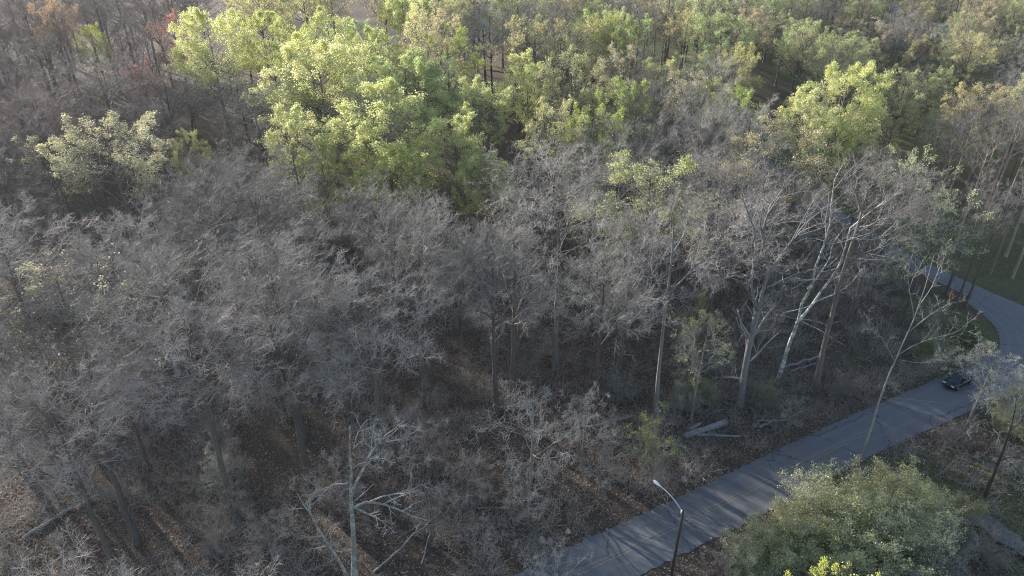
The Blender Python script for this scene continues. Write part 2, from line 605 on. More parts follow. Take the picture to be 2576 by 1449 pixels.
def build_roads():
    R1 = resample(MAIN, .35)
    R2 = resample(UPPER, .9)
    W = 2.95
    tag(strip('main_road', R1, np.linspace(-W, W, 9), .035, M_ASPHALT, .16, 1), kind='structure')
    tag(strip('side_road', R2, np.linspace(-2.2, 2.2, 9), .075, M_ASPHALT, .12, 2), kind='structure')
    yel, nt, b = mat('faded_yellow_paint')
    tc = nt.nodes.new('ShaderNodeTexCoord')
    f = noise(nt, tc.outputs['Object'], 3.5, 6, .8)
    nt.links.new(ramp(nt, f, [(.4, (.16, .165, .17)), (.55, (.25, .225, .14)), (.8, (.36, .30, .15))]), b.inputs['Base Color'])
    b.inputs['Roughness'].default_value = .7
    # the double centre line, worn away beyond the car's bend
    sel = R1[(R1[:, 0] > -40) & (R1[:, 0] < 46)]
    main = bpy.data.objects['main_road']
    for s in (-.18, .18):
        o = strip('centre_line', sel, (s-.06, s+.06), .1, yel, .012, 3)
        o.parent = main
    pale, nt, b = mat('pale_patch')
    tc = nt.nodes.new('ShaderNodeTexCoord')
    f = noise(nt, tc.outputs['Object'], 5, 5, .8)
    nt.links.new(ramp(nt, f, [(.35, (.07, .065, .05)), (.55, (.17, .165, .155)), (.8, (.27, .265, .25))]), b.inputs['Base Color'])
    b.inputs['Roughness'].default_value = .9
    p0, p1 = at(2405, 1290), at(2545, 1370)
    D = resample(np.array([p0[:2], .5*(p0+p1)[:2]+(.6, .4), p1[:2], p1[:2]+(p1-p0)[:2]]), .6)
    o = strip('gravel_drive', D, np.linspace(-1.2, 1.2, 7), .03, pale, .5, 5)
    tag(o, kind='structure')

build_ground()
build_roads()

# ------------------------------------------------------------------ tree prototypes
BARE = [make_tree('bare%d' % i, 10+i, H=25, r0=.28+.04*(i % 3), **kw) for i, kw in enumerate([
    dict(Rc=7.8, clear=.42, n1=18, n2=7, n3=7, n4=7),
    dict(Rc=7.2, clear=.43, n1=18, n2=7, n3=7, n4=8, gnarl=.17, rise=.9, twig_r=.012),
    dict(Rc=8.6, clear=.38, n1=20, n2=7, n3=7, n4=7, rise=.55, cz=.67, rz=.28),
    dict(Rc=6.8, clear=.40, n1=18, n2=7, n3=6, n4=7, rise=1.2, ups=(.2, .3, .4), wob=.14, rz=.33),
    dict(Rc=8.0, clear=.42, n1=19, n2=7, n3=6, n4=6, gnarl=.24, rise=.4, twig_r=.017, wob=.3, ups=(.05, .05, .1)),
    dict(Rc=7.0, clear=.36, n1=20, n2=6, n3=7, n4=7, cz=.62, rz=.35, low=-.7),
    dict(Rc=7.6, clear=.44, n1=18, n2=7, n3=6, n4=6, gnarl=.2, rise=.7, twig_r=.018, wob=.26, ups=(.1, .1, .5))])]
BUD = [make_tree('bud%d' % i, 40+i, H=25, n1=17, n2=6, n3=6, n4=6, twig_r=.012, ups=(.15, .25, .45), wob=.15, **kw) for i, kw in enumerate([
    dict(Rc=7.2, clear=.36, leaf=(14500, .14, .14, -.1)), dict(Rc=6.4, clear=.40, rise=1.0, leaf=(12500, .14, .14, 0)),
    dict(Rc=7.8, clear=.34, leaf=(16000, .14, .15, -.05)), dict(Rc=6.0, clear=.33, rz=.34, rise=1.2, leaf=(12500, .135, .13, -.12))])]
FLECK = [make_tree('fleck%d' % i, 50+i, H=25, n1=17, n2=6, n3=7, n4=6, twig_r=.013, Rc=7.2, clear=.40, leaf=(3600, .14, .1, .08)) for i in range(2)]
GREEN = [make_tree('green%d' % i, 60+i, H=26, n1=24, n2=6, n3=5, n4=4, twig_r=.012, ups=(.15, .2, .4), wob=.17, low=-.6, **kw) for i, kw in enumerate([
    dict(Rc=8.2, clear=.30, cz=.63, rz=.36, leaf=(30000, .185, .20, -.4)), dict(Rc=7.6, clear=.32, cz=.63, rz=.35, leaf=(24000, .185, .20, -.15)),
    dict(Rc=8.8, clear=.28, cz=.62, rz=.37, leaf=(33000, .185, .22, -.4)), dict(Rc=7.0, clear=.34, cz=.62, rz=.36, leaf=(20000, .185, .20, -.08))])]
HIGH = [make_tree('high%d' % i, 130+i, H=25, r0=.30, **kw) for i, kw in enumerate([
    dict(Rc=7.8, clear=.50, n1=19, n2=7, n3=7, n4=7, cz=.76, rz=.23, rise=.5, low=-.5, twig_r=.013),
    dict(Rc=7.0, clear=.48, n1=18, n2=7, n3=7, n4=7, cz=.75, rz=.25, rise=.7, low=-.5, gnarl=.18, twig_r=.014),
    dict(Rc=8.0, clear=.52, n1=19, n2=7, n3=6, n4=6, cz=.78, rz=.21, rise=.4, low=-.45, gnarl=.24, twig_r=.017, wob=.27)])]
CROOK = [make_tree('crook%d' % i, 110+i, H=12, Rc=5.2, clear=.16, r0=.16, n1=15, n2=6, n3=5, n4=5, twig_r=.016, gnarl=.3, rise=.6, cz=.56, rz=.40, ups=(-.05, -.1, -.1), wob=.3, low=-.8) for i in range(2)]
TALL = [make_tree('tall%d' % i, 80+i, H=27, Rc=4.6, clear=.55, r0=.30, n1=13, n2=6, n3=5, n4=6, gnarl=.07, cz=.76, rz=.22) for i in range(2)]
SMALL = [make_tree('small%d' % i, 90+i, H=9, Rc=2.6, clear=.2, r0=.08, n1=13, n2=5, n3=5, n4=4, twig_r=.011, gnarl=.2, leaf=lf, cz=.6, rz=.38, rise=1.3) for i, lf in enumerate([None, None, (2200, .13, .08, -.2)])]

GREY = (.30, .275, .255)
GREYS = [(.35, .33, .295), (.27, .252, .225), (.42, .40, .365), (.35, .32, .29), (.25, .243, .225)]
BROWNS = [(.27, .225, .20), (.29, .245, .21), (.25, .205, .19), (.31, .245, .22)]
BARKS = [(.13, .118, .11), (.11, .10, .097), (.16, .15, .14), (.095, .083, .077)]
GREENS = [(.72, .74, .36), (.68, .72, .33), (.75, .76, .41), (.66, .69, .35)]
BUDS = [(.58, .60, .30), (.54, .59, .28), (.60, .57, .36), (.52, .56, .29)]
OLIVES = [(.48, .48, .26), (.52, .50, .30), (.44, .47, .24), (.54, .49, .33)]
rnd = random.Random(7)

# ------------------------------------------------------------------ traced single trees
def traced(name, base, Y, polys, seed, barkm, bark, twig, label, n2=7, n3=5, n4=5, depth=.25, twig_r=.011, lens=(.4, .5, .55), crown_idx=None, cat='tree', ups=(.2, .25, .35), wob=.18, thin=.82):
    """polys: list of (points in picture, r0, r1). Points become a real limb at the tree's own distance, spread in depth."""
    rng = np.random.default_rng(seed)
    bz = base[2]
    tr = Acc()
    LP, LR = [], []
    for qi, (pts, ra, rb) in enumerate(polys):
        n = len(pts)
        sl = rng.uniform(-1, 1)*depth if qi else 0
        W = np.array([on_plane(u, v, Y) for u, v in pts])
        ln = np.concatenate([[0], np.cumsum(np.linalg.norm(np.diff(W, axis=0), axis=1))])
        d = ln*sl+np.where(ln > 0, rng.normal(0, .12, n), 0)
        W = np.array([on_plane(u, v, Y+dd) for (u, v), dd in zip(pts, d)])
        K = 9
        tt = np.linspace(0, ln[-1], K)
        # smooth resample
        D = resample(W, max(ln[-1]/24, .05))
        l2 = np.concatenate([[0], np.cumsum(np.linalg.norm(np.diff(D, axis=0), axis=1))])
        G = np.column_stack([np.interp(np.linspace(0, l2[-1], K), l2, D[:, k]) for k in range(3)])
        G += rng.normal(0, .02, G.shape)*np.linspace(0, 1, K)[:, None]
        G -= base
        Rr = np.linspace(ra, rb, K)*thin
        if qi == 0:
            Rr[0] *= 1.3
        tubes(tr, G[None], Rr[None], 8)
        if crown_idx is None or qi in crown_idx:
            LP.append(G[None]); LR.append(Rr[None])
    acc, tips = crown_from(LP, LR, rng, n2, n3, n4, twig_r, lens, ups, wob, s0=.3)
    e = empty(name, tuple(base))
    obj('trunk', tr.mesh(name+'_trunk', barkm, True), e, color=bark)
    obj('crown', acc.mesh(name+'_crown', M_TWIG), e, color=twig)
    tag(e, label, cat)
    return e

HERO_XY = []
EXTRA = []
def base_on(u, v):
    p = at(u, v)
    p[2] = hz(p[0], p[1])-.15
    return p

def z5(L): return [(1802.8+x*.4397, 369+y*.4397) for x, y in L]
def z4(L): return [(704.3+x*.2881, 1031.4+y*.2881) for x, y in L]

# white-limbed tree beside the road
b = base_on(1953, 962)
traced('pale_barked_tree', b, b[1], [
    ([(1953, 964)]+z5([(370, 1275), (415, 1130), (465, 1000)]), .34, .25),
    (z5([(465, 1000), (490, 890), (545, 800), (565, 690), (600, 610), (625, 520), (655, 410), (655, 280), (668, 200), (720, 110), (745, 60)]), .22, .04),
    (z5([(465, 1000), (560, 890), (600, 820), (660, 750), (720, 640), (745, 540), (770, 450), (830, 400), (900, 370), (960, 310)]), .22, .05),
    (z5([(560, 890), (680, 840), (765, 785), (830, 700)]), .12, .05),
    (z5([(520, 815), (580, 740), (640, 650), (665, 560), (700, 500)]), .13, .04),
    (z5([(465, 990), (400, 972), (340, 960)]), .08, .03),
    (z5([(465, 990), (600, 1055), (670, 1100), (740, 1140)]), .09, .02),
    (z5([(470, 985), (560, 995), (630, 1018), (720, 990)]), .06, .015),
    (z5([(380, 950), (450, 935), (520, 915), (565, 890)]), .04, .06),
    (z5([(635, 545), (560, 525), (500, 528), (435, 555)]), .07, .02),
    (z5([(700, 690), (620, 715), (545, 705), (440, 752)]), .05, .02),
    (z5([(770, 450), (850, 455), (930, 425), (985, 395)]), .07, .03),
    ], 5, M_PATCHY, (.58, .61, .62), (.34, .33, .32), 'tall tree with white flaking bark and forking limbs beside the road bend', n2=6, n3=5, n4=5, depth=.3, crown_idx=[1, 2, 3, 4, 11])
HERO_XY.append((b[0], b[1], 5)); LANDMARKS.append(('the white-limbed tree', b[0], b[1]))

# forked grey giant
b = base_on(1860, 1018)
traced('forked_tree', b, b[1], [
    ([(1860, 1022)]+z5([(140, 1440), (165, 1250), (200, 1080), (235, 935)]), .52, .40),
    (z5([(240, 930), (270, 800), (295, 690), (265, 540), (270, 420), (330, 340), (375, 260), (390, 190)]), .30, .05),
    (z5([(235, 930), (205, 840), (200, 740), (225, 600), (200, 480), (150, 430), (100, 395)]), .20, .04),
    (z5([(270, 800), (310, 700), (350, 650), (430, 540), (500, 450), (620, 350), (700, 300)]), .22, .04),
    (z5([(290, 805), (360, 770), (430, 740), (520, 705), (610, 692), (690, 680)]), .10, .035),
    (z5([(205, 560), (215, 480), (150, 300), (140, 200)]), .14, .04),
    (z5([(265, 560), (250, 420), (275, 300), (260, 180), (290, 90)]), .14, .04),
    (z5([(220, 930), (205, 850), (195, 770), (210, 700)]), .08, .03),
    (z5([(330, 600), (300, 520), (300, 450)]), .06, .02),
    (z5([(430, 540), (460, 480), (560, 300), (600, 240)]), .10, .03),
    (z5([(265, 805), (340, 830), (420, 850), (470, 880)]), .05, .02),
    ], 6, M_BARK, (.20, .195, .195), (.31, .295, .285), 'massive grey tree whose trunk forks into several leaders above the roadside brush', n2=7, n3=5, n4=5, depth=.35)
HERO_XY.append((b[0], b[1], 5)); LANDMARKS.append(('the massive forked tree', b[0], b[1]))

# thick straight trunk behind them
b = base_on(2048, 982)
traced('straight_tree', b, b[1], [
    ([(2048, 986)]+z5([(570, 1370), (600, 1200), (640, 1040), (680, 880), (730, 690), (790, 500), (830, 380), (860, 260)]), .50, .10),
    (z5([(790, 500), (900, 440), (1000, 380), (1080, 330)]), .14, .04),
    (z5([(745, 650), (900, 590), (1000, 560), (1100, 540)]), .13, .04),
    (z5([(830, 380), (800, 280), (780, 180), (800, 100)]), .12, .03),
    (z5([(860, 260), (920, 180), (980, 100)]), .10, .03),
    (z5([(800, 480), (920, 520), (1040, 470), (1140, 440)]), .11, .03),
    (z5([(760, 580), (860, 640), (960, 660), (1040, 640)]), .10, .03),
    (z5([(830, 380), (960, 330), (1060, 230)]), .12, .03),
    (z5([(610, 1175), (650, 1130), (680, 1110)]), .07, .03),
    ], 8, M_BARK, (.17, .148, .13), (.29, .275, .27), 'stout brown straight-trunked tree next to the white-barked tree, brushwood at its foot', n2=9, n3=6, n4=6, depth=.4, crown_idx=[1, 2, 3, 4, 5, 6, 7])
HERO_XY.append((b[0], b[1], 4)); LANDMARKS.append(('the stout brown-trunked tree', b[0], b[1]))

# slender tree across the road
b = base_on(2152, 1186)
traced('slender_tree', b, b[1], [
    ([(2152, 1190), (2154, 1182), (2185, 1100), (2213, 1005), (2243, 926), (2285, 835), (2315, 765), (2335, 690), (2350, 640)], .17, .03),
    ([(2258, 895), (2300, 868), (2350, 850), (2400, 838), (2432, 815)], .06, .02),
    ([(2285, 835), (2330, 800), (2375, 770), (2410, 760)], .06, .02),
    ([(2300, 800), (2290, 740), (2285, 690), (2295, 640)], .05, .015),
    ([(2315, 765), (2345, 720), (2365, 670), (2380, 640)], .05, .015),
    ([(2262, 905), (2310, 912), (2360, 905), (2395, 892)], .04, .015),
    ([(2230, 960), (2262, 985), (2290, 1010)], .035, .012),
    ([(2252, 912), (2235, 880), (2205, 830), (2175, 790)], .05, .015),
    ([(2218, 1000), (2290, 1005), (2340, 1010), (2400, 1020)], .03, .01),
    ], 9, M_BARK, (.27, .265, .25), (.33, .325, .30), 'slender bare tree rising from the road verge, its thin trunk crossing the asphalt', n2=7, n3=4, n4=5, depth=.3, lens=(.38, .5, .55), crown_idx=[1, 2, 3, 4, 5, 7])
HERO_XY.append((b[0], b[1], 3)); LANDMARKS.append(('the slender roadside tree', b[0], b[1]))

# pale straight trunk in the clearing
b = base_on(1648, 1062)
traced('clearing_tree', b, b[1], [
    ([(1648, 1066), (1653, 980), (1662, 890), (1672, 790), (1682, 720), (1690, 640), (1695, 560)], .36, .10),
    ([(1676, 760), (1640, 690), (1600, 640), (1570, 610)], .12, .03),
    ([(1680, 740), (1730, 690), (1760, 640), (1775, 590)], .12, .03),
    ([(1685, 690), (1660, 620), (1645, 560), (1640, 520)], .10, .03),
    ([(1690, 640), (1720, 590), (1730, 540), (1725, 500)], .10, .03),
    ([(1695, 560), (1690, 520), (1700, 490)], .08, .03),
    ([(1672, 790), (1620, 770), (1590, 740)], .07, .02),
    ([(1678, 745), (1720, 750), (1765, 730)], .07, .02),
    ], 12, M_BARK, (.2, .195, .19), (.36, .335, .325), 'pale straight-trunked tree with a dense twiggy top, standing in the dim clearing', n2=9, n3=6, n4=6, depth=.45, crown_idx=[1, 2, 3, 4, 5, 6, 7])
HERO_XY.append((b[0], b[1], 4)); LANDMARKS.append(('the straight tree in the clearing', b[0], b[1]))

# dead snag, lower middle
b = base_on(893, 1462)
traced('dead_snag', b, b[1], [
    (z4([(655, 1500), (650, 1440), (640, 1100), (622, 800), (620, 500), (605, 250), (615, 130)]), .36, .05),
    (z4([(640, 680), (720, 530), (800, 370), (900, 240), (990, 170), (1110, 130)]), .17, .03),
    (z4([(870, 290), (970, 270), (1100, 255), (1150, 250)]), .07, .02),
    (z4([(740, 460), (830, 400), (930, 340)]), .07, .02),
    (z4([(640, 340), (680, 200), (740, 110), (790, 75), (880, 120)]), .07, .015),
    (z4([(640, 340), (690, 290), (760, 250), (840, 230)]), .05, .015),
    (z4([(640, 510), (690, 470), (760, 460), (860, 520)]), .05, .012),
    (z4([(650, 850), (700, 815), (780, 805), (930, 830), (1080, 890), (1220, 970), (1280, 1010)]), .13, .02),
    (z4([(650, 850), (750, 900), (860, 950), (960, 1030)]), .12, .02),
    (z4([(790, 800), (880, 760), (1000, 735), (1190, 715)]), .09, .03),
    (z4([(1130, 720), (1220, 660), (1300, 680), (1380, 715)]), .05, .01),
    (z4([(605, 640), (480, 650), (390, 690), (290, 740), (240, 830)]), .08, .02),
    (z4([(660, 790), (740, 720), (815, 650)]), .07, .03),
    (z4([(630, 370), (670, 415), (735, 412)]), .05, .02),
    (z4([(610, 600), (570, 570), (545, 560)]), .04, .02),
    ], 21, M_PATCHY, (.42, .425, .43), (.47, .455, .44), 'bleached dead snag with broken drooping limbs, standing in the lower wood', n2=6, n3=3, n4=2, depth=.35, thin=.85, twig_r=.015, lens=(.36, .45, .5), crown_idx=[1, 2, 4, 5, 6, 7, 8, 9, 10, 11], ups=(.05, 0, -.1), wob=.12)
HERO_XY.append((b[0], b[1], 4)); LANDMARKS.append(('the bleached dead snag', b[0], b[1]))

b = base_on(876, 1452)
traced('leaning_snag', b, b[1], [
    (z4([(590, 1470), (520, 1320), (430, 1180), (330, 1030), (265, 900), (210, 830), (150, 730)]), .22, .05),
    (z4([(265, 900), (262, 800), (300, 740), (370, 690), (470, 650)]), .09, .02),
    (z4([(255, 880), (240, 790), (300, 720), (420, 700)]), .07, .02),
    (z4([(210, 860), (150, 860), (100, 868)]), .05, .02),
    (z4([(430, 1180), (350, 1200), (270, 1215)]), .06, .02),
    (z4([(480, 1290), (400, 1350), (330, 1430)]), .05, .02),
    (z4([(360, 1100), (260, 1110), (160, 1090)]), .05, .015),
    ], 22, M_PATCHY, (.38, .39, .39), (.44, .42, .40), 'broken lichen-spotted trunk leaning away from the bleached dead snag', n2=5, n3=3, n4=2, depth=.3, twig_r=.013, lens=(.4, .45, .5), crown_idx=[1, 2, 3, 4, 5, 6], ups=(.1, .05, 0), wob=.14)
HERO_XY.append((b[0], b[1], 2))

# dark trunk on the lower verge
b = base_on(2466, 1288)
traced('dark_trunk_tree', b, b[1], [
    ([(2466, 1292), (2475, 1255), (2490, 1215), (2510, 1166), (2528, 1120), (2545, 1070)], .30, .10),
    ([(2510, 1166), (2480, 1160), (2450, 1158), (2420, 1162)], .06, .02),
    ([(2515, 1160), (2550, 1150), (2600, 1165), (2640, 1180)], .07, .02),
    ([(2528, 1120), (2500, 1080), (2480, 1050), (2470, 1020)], .07, .02),
    ([(2540, 1085), (2580, 1050), (2610, 1010)], .07, .02),
    ([(2520, 1145), (2565, 1190), (2590, 1230)], .05, .02),
    ([(2545, 1070), (2555, 1020), (2560, 980)], .07, .02),
    ], 31, M_BARK, (.045, .04, .038), (.36, .35, .33), 'short tree with a black trunk and pale spreading branches on the grassy verge', n2=7, n3=5, n4=4, depth=.35, crown_idx=[1, 2, 3, 4, 5, 6])
HERO_XY.append((b[0], b[1], 3)); LANDMARKS.append(('the black-trunked tree', b[0], b[1]))

# ------------------------------------------------------------------ chosen trees of the generator
def hero(pr, u, v, H, k, rz, bark, twig, leafc, label, phrase=None, name='tree', wide=1.0, r=5.):
    x, y = top_at(u, v, H)
    s = H/pr['H']
    if leafc is not None and leafc not in GREENS: leafc = tuple(min(.75, c*1.42) for c in leafc)
    e = plant(name, pr, x, y, rz, (s*wide, s*wide, s), bark, twig, leafc, label)
    HERO_XY.append((x, y, r))
    if phrase: LANDMARKS.append((phrase, x, y))
    return e

gb = (.2, .185, .16)
tw = (.24, .22, .18)
hero(GREEN[2], 505, -5, 28, 0, .3, gb, tw, GREENS[0], 'round-headed bright yellow-green tree, alone among the brown hazy trees', 'the round bright green tree', 'green_tree', 1.12, 7)
hero(GREEN[2], 785, 70, 29, 0, 1.2, gb, tw, GREENS[2], 'largest bright lime-green domed tree, higher up than its equally green neighbour', 'the largest lime-green tree', 'green_tree', 1.34, 8)
hero(GREEN[1], 960, 175, 28, 0, 2.2, gb, tw, GREENS[0], 'big lime-green tree with ragged skirts just below the largest green dome', 'the ragged lime-green tree', 'green_tree', 1.3, 7)
hero(GREEN[3], 1140, 255, 24, 0, .7, gb, tw, GREENS[3], 'narrow lime-green tree tucked against the ragged green one, bare trees in front', None, 'green_tree', 1.0, 5)
hero(GREEN[3], 735, 235, 24, 0, 2.9, gb, tw, GREENS[2], 'low lime-green tree spreading out below the largest green dome', None, 'green_tree', 1.1, 5)
hero(GREEN[1], 1215, 350, 20, 0, 4.1, gb, tw, GREENS[3], 'low green tree at the foot of the lime-green clump, edged by grey trees', None, 'green_tree', .95, 4)
hero(GREEN[0], 985, 330, 21, 0, 5.1, gb, tw, GREENS[1], 'shaded green tree under the ragged lime-green one', None, 'green_tree', 1.0, 4)
hero(GREEN[2], 800, 350, 19, 0, 3.4, gb, tw, GREENS[3], 'ragged low green tree at the near tip of the lime-green clump', None, 'green_tree', .9, 4)
hero(GREEN[2], 2150, 130, 27, 0, .5, gb, tw, GREENS[0], 'big bright green tree far behind the white-limbed tree, houses beyond', 'the green tree by the houses', 'green_tree', 1.05, 7.5)
hero(GREEN[3], 2050, 195, 24, 0, 1.9, gb, tw, GREENS[2], 'smaller bright green tree leaning against the one by the houses', None, 'green_tree', 1.0, 5)
hero(GREEN[0], 2120, 270, 19, 0, 2.9, gb, tw, GREENS[1], 'low green tree below the bright green one by the houses', None, 'green_tree', .8, 4)
hero(GREEN[1], 1330, 105, 25, 0, 2.5, gb, tw, GREENS[0], 'vivid green tree rising behind pale budding trees in mid wood', 'the vivid green tree in mid wood', 'green_tree', .95, 6)
hero(GREEN[3], 1205, 165, 24, 0, 3.3, gb, tw, GREENS[3], 'darker green tree beside the vivid green one in mid wood', None, 'green_tree', 1.0, 5.5)
hero(BUD[2], 1120, 40, 27, 0, 1.0, gb, (.26, .24, .19), (.36, .39, .14), 'pale green budding tree with a feathery rounded head near the far edge', 'the feathery pale green tree', 'budding_tree', 1.1, 6)
hero(GREEN[0], 660, 0, 26, 0, 2.0, gb, tw, (.44, .47, .19), 'yellow-green tree close behind the round bright green one', None, 'green_tree', .95, 5.5)
hero(GREEN[1], 815, -5, 26, 0, 4.4, gb, tw, (.43, .46, .20), 'yellow-green tree crowning the slope above the largest lime-green tree', None, 'green_tree', .95, 5.5)
hero(GREEN[3], 930, 35, 26, 0, 5.5, gb, tw, (.42, .45, .21), 'thin yellow-green tree between the largest green dome and the feathery one', None, 'green_tree', 1.0, 5)
hero(BUD[0], 235, 240, 27, 0, .9, gb, (.36, .33, .29), (.40, .385, .26), 'wide pale tree flecked with yellow buds at the left of the wood', 'the wide yellow-flecked tree', 'budding_tree', 1.25, 7)
hero(FLECK[1], 90, 300, 24, 0, 2.4, gb, (.35, .32, .28), (.40, .38, .25), 'pale budding tree hugging the wide yellow-flecked tree, near the frame edge', None, 'budding_tree', 1.0, 5)
hero(BUD[2], 455, 310, 19, 0, 2.0, gb, tw, (.44, .43, .2), 'small yellow-leaved tree peeping out beside the wide yellow-flecked tree', None, 'budding_tree', .7, 4)
hero(FLECK[0], 85, 590, 27, 0, 3.1, gb, (.30, .265, .25), (.40, .38, .27), 'grey tree tipped with cream-yellow buds above the left slope', 'the cream-tipped tree', 'budding_tree', 1.15, 6)
hero(BUD[0], 215, 35, 22, 0, 5.0, gb, (.26, .22, .19), (.40, .42, .10), 'small yellow tree glowing among brown hazy trees', None, 'budding_tree', .7, 4)
hero(BUD[3], 110, -20, 26, 0, 1.4, gb, (.30, .19, .15), (.38, .28, .20), 'rust-orange budding tree at the far hazy corner', None, 'budding_tree', .9, 5)
hero(BUD[1], 420, 5, 25, 0, 2.8, gb, (.26, .18, .17), (.34, .17, .15), 'red-budded tree glowing dimly beside the round bright green tree', None, 'budding_tree', .9, 5)
hero(BUD[1], 340, 125, 22, 0, 2.2, gb, (.24, .18, .17), (.28, .16, .15), 'low red-tinged tree among the brown hazy trees', None, 'budding_tree', .8, 4)
hero(BUD[2], 1850, 195, 23, 0, 1.1, gb, (.25, .23, .2), (.33, .40, .11), 'open tree with fresh green tufts, midway between the two brightest clumps', 'the green-tufted open tree', 'budding_tree', 1.0, 5)
hero(BUD[0], 1500, 225, 24, 0, .4, gb, (.26, .24, .21), (.33, .39, .12), 'open budding tree with green tufts right of the lime-green clump', None, 'budding_tree', 1.0, 5)
hero(BUD[3], 1590, 180, 25, 0, 4.4, gb, (.26, .24, .21), (.32, .38, .12), 'upright budding tree behind the open green-tufted ones', None, 'budding_tree', 1.0, 5)
hero(BUD[2], 2470, 180, 25, 0, 5.2, gb, (.30, .26, .2), (.44, .39, .23), 'golden-tan budding tree above the lawn, right of the brightest far green tree', 'the golden-tan tree', 'budding_tree', 1.1, 6)
hero(BUD[0], 1550, 5, 25, 0, 3.2, gb, (.26, .24, .17), (.42, .42, .15), 'mustard-yellow budding tree near the top of the wood', 'the mustard-yellow tree', 'budding_tree', .9, 5)
hero(BUD[1], 1615, 10, 25, 0, .2, gb, (.26, .25, .2), (.34, .40, .20), 'pale mint-green budding tree next to the mustard-yellow one', None, 'budding_tree', .85, 4.5)
hero(BUD[2], 1850, 85, 24, 0, .2, gb, (.27, .24, .18), (.42, .40, .18), 'olive-gold feathery tree in front of the far gardens', 'the olive-gold feathery tree', 'budding_tree', 1.0, 5)
hero(BARE[1], 300, 455, 27, 0, .9, (.34, .33, .32), (.40, .38, .36), None, 'pale-trunked bare tree with a visible fork on the left slope', 'the pale forked slope tree', 'bare_tree', 1.0, 6)
hero(BARE[4], 470, 395, 24, 0, 1.9, (.2, .19, .18), (.44, .42, .41), None, 'whitish bare tree with drooping sprays below the yellow-flecked tree', 'the whitish drooping tree', 'bare_tree', 1.0, 5)
hero(HIGH[0], 430, 735, 27, 0, 2.9, (.13, .12, .11), (.44, .40, .39), None, 'widest bare tree low on the left, its crown pinkish grey', 'the widest pinkish bare tree', 'bare_tree', 1.1, 6)
hero(BARE[0], 900, 620, 27, 0, 3.9, (.13, .12, .11), (.39, .375, .36), None, 'big bare tree in the very middle of the grey wood', 'the big tree amid the grey wood', 'bare_tree', 1.1, 6)
hero(BARE[5], 1290, 500, 26, 0, 4.3, (.13, .12, .11), (.30, .29, .285), None, 'slate-grey dense bare tree just below the lime-green clump', 'the slate-grey dense tree', 'bare_tree', 1.05, 5.5)
hero(BARE[3], 1600, 480, 26, 0, 5.3, (.13, .12, .11), (.44, .40, .40), None, 'pinkish-grey bare tree with fine upright twigs behind the clearing', 'the pinkish upright tree', 'bare_tree', 1.05, 5.5)
hero(BARE[1], 1780, 330, 25, 0, .3, (.13, .12, .11), (.43, .41, .39), None, 'fan-shaped pale bare tree behind the massive forked tree', 'the fan-shaped pale tree', 'bare_tree', 1.0, 5.5)
hero(HIGH[1], 60, 900, 27, 0, 2.3, (.12, .11, .10), (.33, .31, .30), None, 'dusky bare tree at the left frame edge, low on the slope', 'the dusky tree at the left edge', 'bare_tree', 1.0, 5.5)
# near crowns that just enter the frame at the bottom
hero(BARE[3], 40, 1372, 27, 0, .6, (.26, .25, .24), (.42, .40, .38), None, 'pale bare treetop poking up at the lower left corner', None, 'bare_tree', .8, 4)
hero(BARE[1], 470, 1432, 25, 0, 2.6, (.26, .25, .24), (.40, .38, .36), None, 'bare pale treetop whose tips just show at the bottom edge near the snag', None, 'bare_tree', .9, 4)
hero(BUD[3], 2105, 1385, 22, 0, 1.1, gb, tw, (.44, .47, .12), 'sunlit yellow-green treetop at the bottom edge, below the verge shrubs', None, 'green_tree', .6, 3)
# crown between the camera and the far end of the road
e = hero(FLECK[1], 2530, 850, 13, 0, 1.1, (.2, .18, .16), (.42, .41, .39), (.40, .40, .33), 'soft pale grey-green tree veiling the road beyond the dark car', 'the soft pale tree by the car', 'budding_tree', 1.35, 4)
hero(BUD[3], 2600, 960, 11, 0, 2.3, (.2, .18, .16), (.33, .31, .27), (.30, .32, .18), 'olive-grey budding tree at the right edge, above the black-trunked tree', None, 'budding_tree', 1.2, 4)
hero(FLECK[0], 1790, 752, 17, 0, 1.7, (.22, .2, .18), (.36, .355, .31), (.40, .42, .24), 'half-grown tree with fresh green flecks, left of the massive forked tree', 'the green-flecked young tree', 'budding_tree', .9, 3)
hero(CROOK[0], 1340, 960, 13, 0, .8, (.24, .23, .21), (.42, .40, .37), None, 'low spreading bare tree with pale crooked twigs between snag and street lamp', 'the low crooked bare tree', 'bare_tree', 1.15, 4)
hero(CROOK[1], 1330, 1150, 9, 0, 3.8, (.24, .23, .21), (.40, .38, .35), None, 'short crooked bare tree nearest the road edge, pale boulders beneath', None, 'bare_tree', 1.0, 3)
hero(CROOK[0], 1400, 1352, 8, 0, 2.0, (.25, .24, .22), (.44, .41, .37), None, 'pale bare boughs reaching over the lower road edge', None, 'bare_tree', .9, 3)

for i, (u, v, H, lab) in enumerate([(1170, 1120, 9, 'crooked thorny bare tree midway between the dead snag and the boulders'), (1080, 1210, 8, 'low crooked bare tree close to the tip of the dead snag limbs'),
        (1000, 1010, 11, 'crooked bare tree directly behind the dead snag'), (650, 1260, 8, 'low crooked bare tree left of the dead snag, on bright leaf litter'), (1520, 1090, 8, 'low crooked bare tree left of the roadside log heap'),
        (1215, 1300, 6, 'small thorny bush-like tree behind the pale boulders'), (520, 1150, 9, 'low crooked bare tree under the widest pinkish tree'), (1480, 960, 11, 'crooked bare tree in the dim clearing, left of its straight tree'),
        (830, 1120, 9, 'crooked bare tree left behind the dead snag, twigs spread flat'), (2010, 985, 6, 'low thorny tree between the white-limbed and the stout tree')]):
    hero(CROOK[i % 2], u, v, H, 0, i*1.1, (.2, .19, .175), GREYS[i % 5], None, lab, None, 'crooked_tree', 1.0, 2.5)['group'] = 'low crooked trees of the brush'
